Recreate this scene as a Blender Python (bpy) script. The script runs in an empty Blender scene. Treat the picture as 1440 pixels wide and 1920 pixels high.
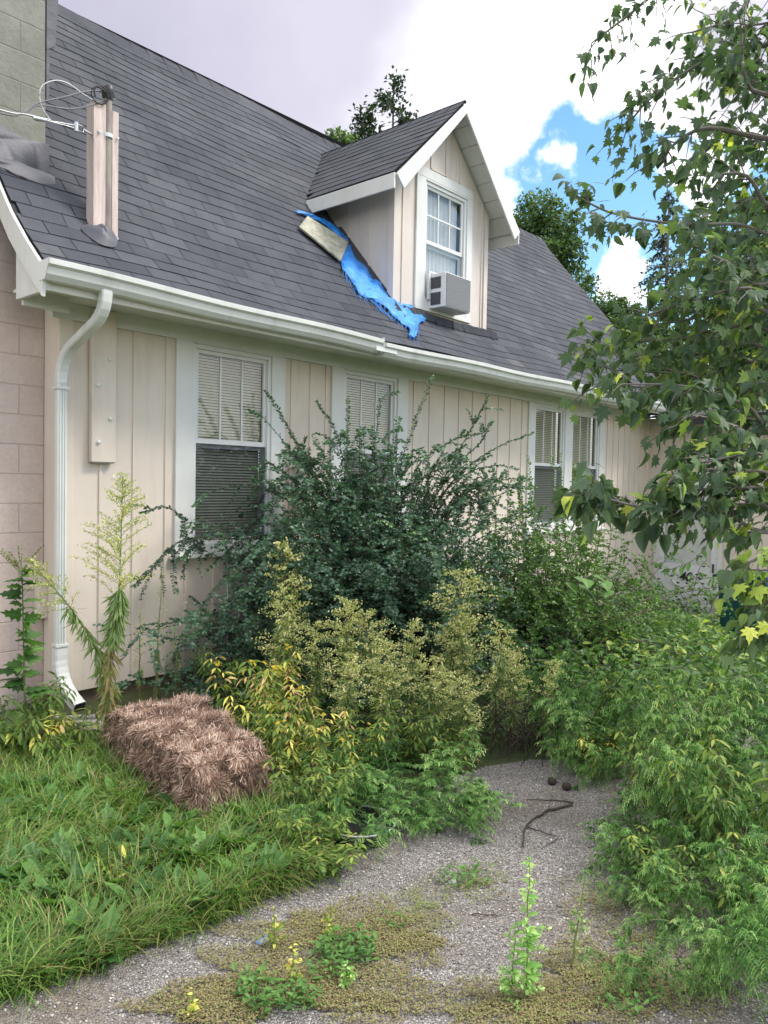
import bpy, math, random
import numpy as np
from math import radians, sin, cos, pi
SC = bpy.context.scene
COL = SC.collection
rng = np.random.default_rng(7)
random.seed(7)

# ------------------------------------------------------------------ camera
FPX, CX, CY = 1469.64, 720.0, 960.0
R = np.array([[0.6587461540859588, 0.014331695659989782, -0.7522287597376662],
              [-0.7521372349271483, 0.037159161011281736, -0.6579580355836391],
              [0.01852253527737926, 0.9992065848724412, 0.03525785635076488]])
EYE = np.array([0, 0, 1.6])
from mathutils import Matrix, Vector
cam_d = bpy.data.cameras.new("camera"); cam = bpy.data.objects.new("camera", cam_d); COL.objects.link(cam)
m4 = Matrix.Identity(4)
for i in range(3):
    for j in range(3): m4[i][j] = float(R[i][j])
    m4[i][3] = float(EYE[i])
cam.matrix_world = m4
cam_d.sensor_fit = 'VERTICAL'; cam_d.sensor_height = 24.0; cam_d.lens = 24.0*FPX/1920.0
cam_d.clip_start = 0.05; cam_d.clip_end = 2000
SC.camera = cam
def ray(px, py):
    d = R@np.array([px-CX, -(py-CY), -FPX]); return d/np.linalg.norm(d)
def on(px, py, ax, val):                    # pixel -> point on the plane axis=val
    d = ray(px, py); return EYE+d*((val-EYE[ax])/d[ax])
def P(px, py, dep):                         # pixel -> point at a depth in metres
    return EYE+R@np.array([(px-CX)/FPX*dep, -(py-CY)/FPX*dep, -dep])
def depth(p): return float(-(R.T@(np.asarray(p, float)-EYE))[2])

# ------------------------------------------------------------------ world and sun
SUN_EL, SUN_AZ_VEC = radians(52), np.array([0.50, -0.55])     # sun to the right, a little behind the camera side
az = math.atan2(SUN_AZ_VEC[1], SUN_AZ_VEC[0])
sun_dir = np.array([cos(SUN_EL)*cos(az), cos(SUN_EL)*sin(az), sin(SUN_EL)])
W = bpy.data.worlds.new("World"); SC.world = W; W.use_nodes = True
wt = W.node_tree; wt.nodes.clear()
def wn(t, **k):
    n = wt.nodes.new(t)
    for a, b in k.items(): setattr(n, a, b)
    return n
def wl(a, b): wt.links.new(a, b)
wout = wn('ShaderNodeOutputWorld'); tc = wn('ShaderNodeTexCoord')
sky = wn('ShaderNodeTexSky', sky_type='NISHITA', sun_disc=False, sun_elevation=SUN_EL, sun_rotation=pi/2-az,
         altitude=100, air_density=1.3, dust_density=0.3, ozone_density=3.0)
bg1 = wn('ShaderNodeBackground'); bg1.inputs[1].default_value = 0.13
hs = wn('ShaderNodeHueSaturation'); hs.inputs['Saturation'].default_value = 1.2
wl(sky.outputs[0], hs.inputs['Color']); wl(hs.outputs[0], bg1.inputs[0])
nz = wn('ShaderNodeTexNoise'); nz.inputs['Scale'].default_value = 5.5; nz.inputs['Detail'].default_value = 7; nz.inputs['Roughness'].default_value = .58
wl(tc.outputs['Generated'], nz.inputs['Vector'])
nsub = wn('ShaderNodeVectorMath', operation='SUBTRACT'); nsub.inputs[1].default_value = (.5, .5, .5)
wl(nz.outputs['Color'], nsub.inputs[0])
nsc = wn('ShaderNodeVectorMath', operation='SCALE'); nsc.inputs['Scale'].default_value = .26
wl(nsub.outputs[0], nsc.inputs[0])
wadd = wn('ShaderNodeVectorMath', operation='ADD'); wl(tc.outputs['Generated'], wadd.inputs[0]); wl(nsc.outputs[0], wadd.inputs[1])
def wmath(op, a, b=None, clamp=False):
    n = wn('ShaderNodeMath', operation=op); n.use_clamp = clamp
    for i, v in enumerate([a, b]):
        if v is None: continue
        if isinstance(v, (int, float)): n.inputs[i].default_value = v
        else: wl(v, n.inputs[i])
    return n.outputs[0]
def patch(px, py, r, soft):                 # 1 inside a patch of sky round one direction, 0 outside
    d = ray(px, py)
    n = wn('ShaderNodeVectorMath', operation='DISTANCE'); wl(wadd.outputs[0], n.inputs[0]); n.inputs[1].default_value = tuple(d)
    mr = wn('ShaderNodeMapRange', interpolation_type='SMOOTHSTEP'); wl(n.outputs['Value'], mr.inputs[0])
    mr.inputs[1].default_value = r-soft; mr.inputs[2].default_value = r+soft; mr.inputs[3].default_value = 1; mr.inputs[4].default_value = 0
    return mr.outputs[0]
blue = None
for a in [(1165, 380, .105, .012), (1060, 350, .075, .012), (1000, 330, .035, .01), (1110, 470, .085, .012), (1290, 400, .10, .012), (1390, 430, .09, .012), (1200, 540, .08, .012), (1040, 500, .09, .012), (1230, 490, .09, .012), (960, 300, .02, .01)]:
    s = patch(*a); blue = s if blue is None else wmath('MAXIMUM', blue, s)
for d, r in [((-.6, -.5, .6), .30), ((.1, -.9, .45), .26), ((-.9, .35, .3), .2), ((.75, -.6, .35), .22)]:     # openings elsewhere in the clouds
    n = wn('ShaderNodeVectorMath', operation='DISTANCE'); wl(wadd.outputs[0], n.inputs[0]); n.inputs[1].default_value = d
    mr = wn('ShaderNodeMapRange', interpolation_type='SMOOTHSTEP'); wl(n.outputs['Value'], mr.inputs[0])
    mr.inputs[1].default_value = r-.04; mr.inputs[2].default_value = r+.04; mr.inputs[3].default_value = 1; mr.inputs[4].default_value = 0
    blue = wmath('MAXIMUM', blue, mr.outputs[0])
cl = patch(1160, 488, .017, .006); cl2 = patch(1150, 556, .038, .012); cl3 = patch(1340, 300, .03, .012); cl4 = patch(1000, 335, .02, .012)
cl = wmath('MAXIMUM', wmath('MAXIMUM', cl, cl2), wmath('MAXIMUM', cl3, cl4))
blue = wmath('MULTIPLY', blue, wmath('SUBTRACT', 1.0, cl))
# cloud brightness: white body, violet-grey underside high on the left
grey = wmath('MAXIMUM', patch(430, -60, .31, .15), patch(1430, 0, .08, .08))
grey = wmath('MAXIMUM', grey, patch(150, -150, .3, .14))
n2 = wn('ShaderNodeTexNoise'); n2.inputs['Scale'].default_value = 2.2; n2.inputs['Detail'].default_value = 5
wl(tc.outputs['Generated'], n2.inputs['Vector'])
mr2 = wn('ShaderNodeMapRange'); wl(n2.outputs['Fac'], mr2.inputs[0]); mr2.inputs[1].default_value = .35; mr2.inputs[2].default_value = .7; mr2.inputs[3].default_value = .82; mr2.inputs[4].default_value = 1.0
mixc = wn('ShaderNodeMixRGB'); mixc.inputs[1].default_value = (1.08, 1.08, 1.10, 1); mixc.inputs[2].default_value = (.27, .26, .34, 1)
wl(wmath('MULTIPLY', grey, mr2.outputs[0]), mixc.inputs[0])
bg2 = wn('ShaderNodeBackground'); bg2.inputs[1].default_value = 1.0; wl(mixc.outputs[0], bg2.inputs[0])
mixs = wn('ShaderNodeMixShader'); wl(blue, mixs.inputs[0]); wl(bg2.outputs[0], mixs.inputs[1]); wl(bg1.outputs[0], mixs.inputs[2])
wl(mixs.outputs[0], wout.inputs[0])

sd = bpy.data.lights.new("sun", 'SUN'); sd.energy = 2.0; sd.angle = radians(18); sd.color = (1.0, .95, .87)
sun = bpy.data.objects.new("sun", sd); COL.objects.link(sun)
sun.rotation_euler = Vector(-sun_dir).to_track_quat('-Z', 'Y').to_euler()
sun.location = (0, 0, 30)
SC.view_settings.view_transform = 'Standard'; SC.view_settings.look = 'None'
SC.view_settings.exposure = 0.92; SC.view_settings.gamma = 1.0
SC.render.engine = 'CYCLES'
SC.cycles.max_bounces = 6; SC.cycles.transparent_max_bounces = 8; SC.cycles.diffuse_bounces = 3; SC.cycles.glossy_bounces = 3
SC.cycles.transmission_bounces = 4; SC.cycles.caustics_reflective = False; SC.cycles.caustics_refractive = False

# ------------------------------------------------------------------ object helpers
def tag(o, label=None, cat=None, group=None, kind=None):
    if label: o['label'] = label
    if cat: o['category'] = cat
    if group: o['group'] = group
    if kind: o['kind'] = kind
    return o
def empty(name, loc=(0, 0, 0), rz=0):
    o = bpy.data.objects.new(name, None); COL.objects.link(o); o.location = loc; o.rotation_euler = (0, 0, rz); o.empty_display_size = .1
    return o
def clone(root, loc, rz=0, sc=1.0, tilt=(0, 0)):
    r = root.copy(); COL.objects.link(r); r.location = loc; r.rotation_euler = (tilt[0], tilt[1], rz)
    r.scale = sc if isinstance(sc, tuple) else (sc, sc, sc)
    for ch in list(root.children):
        c = ch.copy(); COL.objects.link(c); c.parent = r
    return r
class Geo:
    def __init__(s): s.V = []; s.F = []; s.T = []; s.n = 0
    def add(s, V, F, tint=0.5):
        V = np.asarray(V, float).reshape(-1, 3); F = np.asarray(F, int)
        s.V.append(V); s.F.append(F+s.n); s.n += len(V)
        s.T.append(np.broadcast_to(np.asarray(tint, float), (len(V),)).copy())
        return s
    def ngon(s, pts, tint=.5):
        s.add(pts, [list(range(len(pts)))], tint)
    def box(s, x0, x1, y0, y1, z0, z1, tint=.5):
        V = [(x, y, z) for z in (z0, z1) for y in (y0, y1) for x in (x0, x1)]
        s.add(V, [(0, 2, 3, 1), (4, 5, 7, 6), (0, 1, 5, 4), (2, 6, 7, 3), (0, 4, 6, 2), (1, 3, 7, 5)], tint); return s
    def obox(s, c, ax, ay, az_, hx, hy, hz, tint=.5):     # oriented box
        c = np.asarray(c, float); V = []
        for k in (-1, 1):
            for j in (-1, 1):
                for i in (-1, 1): V.append(c+ax*hx*i+ay*hy*j+az_*hz*k)
        s.add(V, [(0, 2, 3, 1), (4, 5, 7, 6), (0, 1, 5, 4), (2, 6, 7, 3), (0, 4, 6, 2), (1, 3, 7, 5)], tint); return s
    def extrude(s, prof, axis, a, b, tint=.5):            # prof: list of 2D points, axis 0: (y,z) along x; 1: (x,z) along y; 2: (x,y) along z
        n = len(prof); V = []
        for t in (a, b):
            for p, q in prof:
                V.append((t, p, q) if axis == 0 else (p, t, q) if axis == 1 else (p, q, t))
        s.add(V, [(i, (i+1) % n, n+(i+1) % n, n+i) for i in range(n)], tint)
        s.add(V[:n], [list(range(n))[::-1]], tint); s.add(V[n:], [list(range(n))], tint); return s
    def tube(s, pts, rad, k=5, tint=.5, cap=False):
        pts = np.asarray(pts, float); n = len(pts); rad = np.broadcast_to(np.asarray(rad, float), (n,))
        t = np.gradient(pts, axis=0); t /= np.linalg.norm(t, axis=1, keepdims=True)+1e-9
        ref = np.array([0, 0, 1.0]) if abs(t[:, 2]).mean() < .8 else np.array([1.0, 0, 0])
        a = np.cross(t, ref); a /= np.linalg.norm(a, axis=1, keepdims=True)+1e-9; b = np.cross(t, a)
        th = np.arange(k)/k*2*pi
        V = pts[:, None]+rad[:, None, None]*(a[:, None]*np.cos(th)[None, :, None]+b[:, None]*np.sin(th)[None, :, None])
        i, j = np.meshgrid(np.arange(n-1), np.arange(k), indexing='ij'); j2 = (j+1) % k
        F = np.stack([i*k+j, i*k+j2, (i+1)*k+j2, (i+1)*k+j], -1).reshape(-1, 4)
        s.add(V.reshape(-1, 3), F, tint)
        if cap:
            s.add(V[0], [list(range(k))], tint); s.add(V[-1], [list(range(k))[::-1]], tint)
        return s
    def stamp(s, tm, pos, d, up, scale, tint):
        tv, tf = tm; pos = np.asarray(pos, float); N = len(pos)
        if N == 0: return s
        d = np.broadcast_to(d, (N, 3)); d = d/(np.linalg.norm(d, axis=1, keepdims=True)+1e-9)
        up = np.broadcast_to(up, (N, 3)); x = np.cross(d, up); x = x/(np.linalg.norm(x, axis=1, keepdims=True)+1e-9); z = np.cross(x, d)
        sc = np.asarray(scale, float)
        sc = np.broadcast_to(sc[:, None] if sc.ndim == 1 else sc, (N, 3))
        V = pos[:, None]+tv[None, :, 0:1]*x[:, None]*sc[:, None, 0:1]+tv[None, :, 1:2]*d[:, None]*sc[:, None, 1:2]+tv[None, :, 2:3]*z[:, None]*sc[:, None, 2:3]
        m = len(tv); F = (np.asarray(tf)[None]+(np.arange(N)*m)[:, None, None]).reshape(-1, len(tf[0]))
        s.add(V.reshape(-1, 3), F, np.repeat(np.broadcast_to(tint, (N,)), m)); return s
    def build(s, name, mat, parent=None, smooth=False, bevel=0, offset=None):
        me = bpy.data.meshes.new(name)
        V = np.concatenate(s.V) if s.V else np.zeros((0, 3)); T = np.concatenate(s.T) if s.T else np.zeros(0)
        if offset is not None: V = V-np.asarray(offset)
        loops = np.concatenate([f.ravel() for f in s.F]); tot = np.concatenate([np.full(len(f), f.shape[1]) for f in s.F])
        me.vertices.add(len(V)); me.vertices.foreach_set('co', V.astype(np.float32).ravel())
        me.loops.add(len(loops)); me.loops.foreach_set('vertex_index', loops.astype(np.int32))
        me.polygons.add(len(tot)); me.polygons.foreach_set('loop_start', np.concatenate([[0], np.cumsum(tot)[:-1]]).astype(np.int32))
        try: me.polygons.foreach_set('loop_total', tot.astype(np.int32))
        except Exception: pass
        at = me.attributes.new('tint', 'FLOAT', 'POINT'); at.data.foreach_set('value', T.astype(np.float32))
        me.polygons.foreach_set('use_smooth', np.full(len(tot), smooth))
        me.update(calc_edges=True); me.validate()
        me.materials.append(mat)
        o = bpy.data.objects.new(name, me); COL.objects.link(o)
        if parent is not None: o.parent = parent
        if bevel:
            b = o.modifiers.new('bevel', 'BEVEL'); b.width = bevel; b.segments = 2; b.limit_method = 'ANGLE'; b.angle_limit = radians(40)
        return o

# ------------------------------------------------------------------ materials
def newmat(name):
    m = bpy.data.materials.new(name); m.use_nodes = True; nt = m.node_tree
    return m, nt, nt.nodes['Principled BSDF'], nt.nodes['Material Output']
def ramp(nt, src, stops):
    r = nt.nodes.new('ShaderNodeValToRGB'); nt.links.new(src, r.inputs[0]); e = r.color_ramp.elements
    while len(e) < len(stops): e.new(.5)
    for i, (p, c) in enumerate(stops): e[i].position = p; e[i].color = (*c, 1)
    return r.outputs[0]
def noise(nt, scale, detail=4, rough=.55, vec=None, stretch=None):
    n = nt.nodes.new('ShaderNodeTexNoise'); n.inputs['Scale'].default_value = scale; n.inputs['Detail'].default_value = detail; n.inputs['Roughness'].default_value = rough
    if vec is None:
        t = nt.nodes.new('ShaderNodeTexCoord'); vec = t.outputs['Object']
    if stretch:
        mp = nt.nodes.new('ShaderNodeMapping'); mp.inputs['Scale'].default_value = stretch; nt.links.new(vec, mp.inputs[0]); vec = mp.outputs[0]
    nt.links.new(vec, n.inputs['Vector']); return n.outputs['Fac']
def mixrgb(nt, f, a, b, mode='MIX'):
    m = nt.nodes.new('ShaderNodeMixRGB'); m.blend_type = mode
    for i, v in enumerate([f, a, b]):
        if isinstance(v, (int, float)): m.inputs[i].default_value = v
        elif isinstance(v, tuple): m.inputs[i].default_value = (*v, 1)
        else: nt.links.new(v, m.inputs[i])
    return m.outputs[0]
def bump(nt, bs, h, strength=.3, dist=.01):
    b = nt.nodes.new('ShaderNodeBump'); b.inputs['Strength'].default_value = strength; b.inputs['Distance'].default_value = dist
    nt.links.new(h, b.inputs['Height']); nt.links.new(b.outputs[0], bs.inputs['Normal']); return b
def paint(name, c, c2=None, rough=.55, scale=3, grain=True, dirt=(.35, .33, .28), dirt_amt=.35, streak=True):
    dirt_amt *= 1.35
    m, nt, bs, _ = newmat(name)
    c2 = c2 or tuple(v*.88 for v in c)
    col = ramp(nt, noise(nt, scale, 5), [(.3, c2), (.7, c)])
    d = noise(nt, 2.0, 8, .7, stretch=(2.5, 2.5, .35) if streak else None)
    k = ramp(nt, d, [(.52, (0, 0, 0)), (.8, (dirt_amt,)*3)])
    col = mixrgb(nt, k, col, dirt)
    if grain:                                     # chips and mud specks
        col = mixrgb(nt, ramp(nt, noise(nt, 38, 7, .8), [(.69, (0,)*3), (.73, (.7,)*3)]), col, tuple(v*.8 for v in dirt))
        col = mixrgb(nt, ramp(nt, noise(nt, 5, 8, .8, stretch=(6, 6, .25)), [(.60, (0,)*3), (.72, (.35,)*3)]), col, dirt)
    nt.links.new(col, bs.inputs['Base Color']); bs.inputs['Roughness'].default_value = rough
    if grain:
        g = noise(nt, 60, 4, .6, stretch=(1, 1, .08)); bump(nt, bs, g, .25, .003)
    return m
def plain(name, c, rough=.5, metal=0, bumpy=0, var=.85, scale=20):
    m, nt, bs, _ = newmat(name)
    f = noise(nt, scale, 5)
    nt.links.new(ramp(nt, f, [(.3, tuple(v*var for v in c)), (.7, c)]), bs.inputs['Base Color'])
    bs.inputs['Roughness'].default_value = rough; bs.inputs['Metallic'].default_value = metal
    if bumpy: bump(nt, bs, f, bumpy, .01)
    return m
def tintmat(name, stops, rough=.9, bumpy=0, scale=80, spec=.3, stain=0):
    m, nt, bs, _ = newmat(name)
    a = nt.nodes.new('ShaderNodeAttribute'); a.attribute_name = 'tint'
    c = ramp(nt, a.outputs['Fac'], stops)
    f = noise(nt, scale, 4, .7)
    c = mixrgb(nt, .5, c, ramp(nt, f, [(.25, (.55,)*3), (.75, (1.3,)*3)]), 'MULTIPLY')
    if stain:
        c = mixrgb(nt, stain, c, ramp(nt, noise(nt, 1.1, 7, .7, stretch=(1, .6, .6)), [(.3, (.62, .62, .66)), (.5, (1, 1, 1)), (.7, (1.45, 1.42, 1.35))]), 'MULTIPLY')
        c = mixrgb(nt, ramp(nt, noise(nt, 26, 6, .8), [(.66, (0,)*3), (.74, (.55,)*3)]), c, (.20, .205, .19))
    nt.links.new(c, bs.inputs['Base Color']); bs.inputs['Roughness'].default_value = rough; bs.inputs['Specular IOR Level'].default_value = spec
    if bumpy: bump(nt, bs, f, bumpy, .004)
    return m
def leafmat(name, stops, trans=.35, rough=.5, spec=.35, tcol=(1.15, 1.25, .55), gain=1.4):
    stops = [(p, tuple(v*gain for v in c)) for p, c in stops]
    m, nt, bs, out = newmat(name)
    a = nt.nodes.new('ShaderNodeAttribute'); a.attribute_name = 'tint'
    c = ramp(nt, a.outputs['Fac'], stops)
    nt.links.new(c, bs.inputs['Base Color']); bs.inputs['Roughness'].default_value = rough; bs.inputs['Specular IOR Level'].default_value = spec
    tr = nt.nodes.new('ShaderNodeBsdfTranslucent'); nt.links.new(mixrgb(nt, 1.0, c, tcol, 'MULTIPLY'), tr.inputs[0])
    mx = nt.nodes.new('ShaderNodeMixShader'); mx.inputs[0].default_value = trans
    nt.links.new(bs.outputs[0], mx.inputs[1]); nt.links.new(tr.outputs[0], mx.inputs[2]); nt.links.new(mx.outputs[0], out.inputs['Surface'])
    return m

M = {}
M['siding'] = paint('siding_paint', (.71, .62, .53), (.65, .565, .475), rough=.6, dirt=(.40, .32, .27), dirt_amt=.35)
M['siding_grey'] = paint('dormer_paint', (.66, .59, .53), (.61, .54, .48), rough=.6, dirt=(.30, .27, .24), dirt_amt=.4)
M['trim'] = paint('trim_paint', (.72, .72, .69), (.63, .63, .60), rough=.45, dirt=(.5, .48, .42), dirt_amt=.3)
M['gutter'] = paint('gutter_metal', (.72, .73, .70), (.62, .63, .60), rough=.35, grain=False, dirt=(.36, .35, .31), dirt_amt=.5)
M['sash'] = paint('sash_vinyl', (.72, .73, .72), (.66, .67, .66), rough=.35, grain=False, dirt_amt=.15)
M['foundation'] = plain('foundation_brown', (.16, .115, .085), .9, bumpy=.5)
M['dark'] = plain('shade_black', (.012, .012, .012), .9)  # flat near-black, painted for the shade inside hollows
M['soil'] = plain('underlay', (.03, .03, .032), .9)
M['shingle'] = tintmat('asphalt_shingle', [(0, (.048, .051, .062)), (.5, (.066, .070, .083)), (.8, (.083, .087, .100)), (1, (.13, .133, .135))], .95, .5, 220, stain=.8)
M['blind'] = plain('blind_slats', (.72, .70, .53), .5)
M['curtain'] = plain('lace_curtain', (.92, .92, .94), .8, scale=8)
M['white'] = plain('white_plastic', (.75, .75, .74), .4)
M['grille'] = plain('grey_grille', (.30, .30, .31), .5, bumpy=.3, scale=60)
M['vent'] = plain('dark_vent', (.05, .052, .06), .5)
M['black'] = plain('black_plastic', (.015, .015, .016), .45)
M['steel'] = plain('galvanised_steel', (.55, .57, .58), .35, .7)
M['cable'] = plain('cable_grey', (.17, .17, .18), .5)
M['cablew'] = plain('cable_pale', (.5, .5, .5), .4, .3)
M['teal'] = plain('teal_plastic', (.006, .055, .062), .4)
M['concrete'] = plain('concrete', (.38, .36, .33), .9, bumpy=.4)
M['stone'] = plain('pale_stone', (.75, .75, .73), .8)
M['bark'] = plain('bark', (.17, .155, .135), .9, bumpy=.6, scale=30)
M['twig'] = plain('dark_twig', (.045, .032, .025), .9, bumpy=.4)
M['stem_green'] = plain('green_stem', (.16, .20, .07), .6)
M['stem_brown'] = plain('brown_stem', (.17, .12, .075), .8)
M['stem_red'] = plain('reddish_stem', (.11, .07, .045), .7)

# blocks of the chimney: painted below the roof, mossy bare block above
def blockmat(name, c, c2, c3, mortar, paintbump=.6):
    m, nt, bs, _ = newmat(name)
    t = nt.nodes.new('ShaderNodeTexCoord'); mp = nt.nodes.new('ShaderNodeMapping'); mp.inputs['Rotation'].default_value = (radians(-90), 0, 0)
    nt.links.new(t.outputs['Object'], mp.inputs[0])
    b = nt.nodes.new('ShaderNodeTexBrick'); nt.links.new(mp.outputs[0], b.inputs['Vector'])
    b.inputs['Scale'].default_value = 1; b.inputs['Brick Width'].default_value = .40; b.inputs['Row Height'].default_value = .203
    b.inputs['Mortar Size'].default_value = .006; b.inputs['Mortar Smooth'].default_value = .6
    col = ramp(nt, noise(nt, 2.3, 8, .65), [(.3, c), (.55, c2), (.75, c3)])
    col = mixrgb(nt, .25, col, ramp(nt, noise(nt, 30, 6, .7), [(.3, (.6,)*3), (.7, (1.25,)*3)]), 'MULTIPLY')
    col = mixrgb(nt, b.outputs['Fac'], col, mortar)
    nt.links.new(col, bs.inputs['Base Color']); bs.inputs['Roughness'].default_value = .85
    mx = nt.nodes.new('ShaderNodeMath'); mx.operation = 'MULTIPLY_ADD'; mx.inputs[1].default_value = -1.0
    nt.links.new(b.outputs['Fac'], mx.inputs[0]); nt.links.new(noise(nt, 22, 6, .75), mx.inputs[2])
    bump(nt, bs, mx.outputs[0], paintbump, .012)
    return m
M['block_pink'] = blockmat('painted_block', (.55, .435, .385), (.60, .485, .43), (.64, .53, .475), (.52, .405, .36))
M['block_moss'] = blockmat('mossy_block', (.17, .17, .14), (.235, .235, .20), (.32, .32, .29), (.20, .20, .17))
# ================================================================== GROUND
def gz(x, y):
    t = np.clip((np.asarray(x, float)-6.0)/5.5, 0, 1); return -0.45*t*t*(3-2*t)
def Gp(px, py):                                   # ground point under a pixel
    p = on(px, py, 2, 0.0)
    for _ in range(6): p = on(px, py, 2, float(gz(p[0], p[1])))
    return p
m, nt, bs, _ = newmat('soil_and_grass')
n_a = noise(nt, .8, 6, .6); n_b = noise(nt, 14, 8, .75)
c = ramp(nt, n_b, [(.3, (.045, .040, .025)), (.5, (.075, .085, .03)), (.75, (.12, .11, .06))])
c2 = ramp(nt, n_b, [(.3, (.03, .05, .015)), (.7, (.07, .12, .03))])
nt.links.new(mixrgb(nt, ramp(nt, n_a, [(.4, (0,)*3), (.6, (1,)*3)]), c, c2), bs.inputs['Base Color']); bs.inputs['Roughness'].default_value = .95
bump(nt, bs, n_b, .8, .03); M['ground'] = m
xs = np.concatenate([[-300, -120, -50, -20], np.arange(-10, 20, .5), [20, 25, 35, 60, 120, 300]]); ys = np.concatenate([[-300, -120, -40, -15], np.arange(-8, 12, .5), [12, 18, 30, 60, 120, 300]])
g = Geo(); X, Yy = np.meshgrid(xs, ys, indexing='ij'); V = np.stack([X, Yy, gz(X, Yy)], -1).reshape(-1, 3)
i, j = np.meshgrid(np.arange(len(xs)-1), np.arange(len(ys)-1), indexing='ij'); nY = len(ys)
g.add(V, np.stack([i*nY+j, (i+1)*nY+j, (i+1)*nY+j+1, i*nY+j+1], -1).reshape(-1, 4))
tag(g.build('ground', M['ground'], smooth=True), kind='structure')

# gravel drive
m, nt, bs, _ = newmat('gravel')
t = nt.nodes.new('ShaderNodeTexCoord')
vo = nt.nodes.new('ShaderNodeTexVoronoi'); vo.inputs['Scale'].default_value = 150; nt.links.new(t.outputs['Object'], vo.inputs['Vector'])
sx = nt.nodes.new('ShaderNodeSeparateColor'); nt.links.new(vo.outputs['Color'], sx.inputs[0])
c = ramp(nt, sx.outputs[0], [(0, (.18, .16, .15)), (.45, (.27, .245, .23)), (.8, (.36, .335, .315)), (.97, (.52, .50, .48))])
c = mixrgb(nt, ramp(nt, vo.outputs['Distance'], [(.35, (0,)*3), (.75, (.8,)*3)]), c, (.06, .052, .046))
big = noise(nt, 1.4, 7, .65)
c = mixrgb(nt, ramp(nt, big, [(.48, (0,)*3), (.66, (.75,)*3)]), c, mixrgb(nt, ramp(nt, noise(nt, 40, 4), [(.4, (0,)*3), (.6, (1,)*3)]), (.10, .078, .055), (.19, .155, .11)))
nt.links.new(c, bs.inputs['Base Color']); bs.inputs['Roughness'].default_value = .9
iv = nt.nodes.new('ShaderNodeMath'); iv.operation = 'SUBTRACT'; iv.inputs[0].default_value = 1; nt.links.new(vo.outputs['Distance'], iv.inputs[1])
bump(nt, bs, iv.outputs[0], .9, .008); M['gravel'] = m
edge_px = [(60, 1905), (170, 1868), (260, 1835), (330, 1800), (420, 1768), (500, 1722), (560, 1700), (640, 1668), (650, 1640), (640, 1600), (700, 1545), (800, 1480), (900, 1440), (1000, 1425), (1150, 1420)]
edge_px = [(-30, 1840), (120, 1790), (260, 1740), (400, 1690), (500, 1640), (560, 1600), (580, 1560), (620, 1530)]+edge_px[10:]
edge = [Gp(*p)[:2] for p in edge_px]
poly = [(-3, 1.4), (-1.0, 1.9), (.3, 2.15)]+[tuple(e) for e in edge]+[(5.9, 2.5), (6.0, 0), (6, -4), (-3, -4)]
def inpoly(x, y, pl):
    x = np.asarray(x); y = np.asarray(y); r = np.zeros(x.shape, bool); n = len(pl)
    for a in range(n):
        x0, y0 = pl[a]; x1, y1 = pl[(a+1) % n]
        c = ((y0 > y) != (y1 > y)) & (x < (x1-x0)*(y-y0)/(y1-y0+1e-12)+x0); r ^= c
    return r
dense = []
for a in range(len(poly)):
    p, q = np.array(poly[a]), np.array(poly[(a+1) % len(poly)]); k = max(1, int(np.linalg.norm(q-p)/.08))
    for s in range(k): dense.append(p+(q-p)*s/k+rng.normal(0, .012, 2))
g = Geo(); g.ngon([(p[0], p[1], .004) for p in dense])
o = g.build('driveway', M['gravel']); tag(o, kind='structure')
tm_ = bpy.data.meshes  # the n-gon is concave: triangulate it properly
import bmesh
bm = bmesh.new(); bm.from_mesh(o.data); bmesh.ops.triangulate(bm, faces=bm.faces[:]); bmesh.ops.recalc_face_normals(bm, faces=bm.faces[:])
if sum(f.normal.z for f in bm.faces) < 0: bmesh.ops.reverse_faces(bm, faces=bm.faces[:])
bm.to_mesh(o.data); bm.free()

# loose stones
ico = [(0, 0, 1), (.9, 0, .45), (.28, .85, .45), (-.72, .53, .45), (-.72, -.53, .45), (.28, -.85, .45), (.72, .53, -.45), (-.28, .85, -.45), (-.9, 0, -.45), (-.28, -.85, -.45), (.72, -.53, -.45), (0, 0, -1)]
icf = [(0, 1, 2), (0, 2, 3), (0, 3, 4), (0, 4, 5), (0, 5, 1), (1, 6, 2), (2, 7, 3), (3, 8, 4), (4, 9, 5), (5, 10, 1), (6, 7, 2), (7, 8, 3), (8, 9, 4), (9, 10, 5), (10, 6, 1), (11, 7, 6), (11, 8, 7), (11, 9, 8), (11, 10, 9), (11, 6, 10)]
STONE = (np.array(ico)*np.array([1, 1, .6]), icf)
M['pebble'] = tintmat('pebbles', [(0, (.14, .125, .12)), (.5, (.28, .255, .24)), (.85, (.40, .375, .36)), (1, (.62, .60, .58))], .85)
x = rng.uniform(.8, 5.3, 42000); y = rng.uniform(.2, 2.7, 42000); k = inpoly(x, y, poly)
x, y = x[k], y[k]; a = rng.uniform(0, 2*pi, len(x)); s_ = rng.uniform(.0018, .0040, len(x))*rng.choice([1, 1, 1.5], len(x))
g = Geo(); d3 = np.stack([np.cos(a), np.sin(a), rng.normal(0, .3, len(a))], 1)
g.stamp(STONE, np.stack([x, y, np.full(len(x), .005)+s_*.3], 1), d3, np.array([0, 0, 1.])+rng.normal(0, .2, (len(x), 3)), np.stack([s_, s_*rng.uniform(.7, 1.5, len(x)), s_], 1), rng.uniform(0, 1, len(x))**1.6)
tag(g.build('gravel', M['pebble']), 'small loose grey and white stones covering the driveway', 'gravel', kind='stuff')

# ================================================================== HOUSE
WY = 5.23                                          # front wall plane
house = empty('house', (2.6, WY, 0))
tag(house, 'beige one and a half storey house with steep dark shingle roof and white trimmed windows', 'house')
HO = (2.6, WY, 0)
def H(g, name, mat, parent=None, **k):
    if parent is None: parent = house
    return g.build(name, mat, parent, offset=HO, **k)
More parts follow.
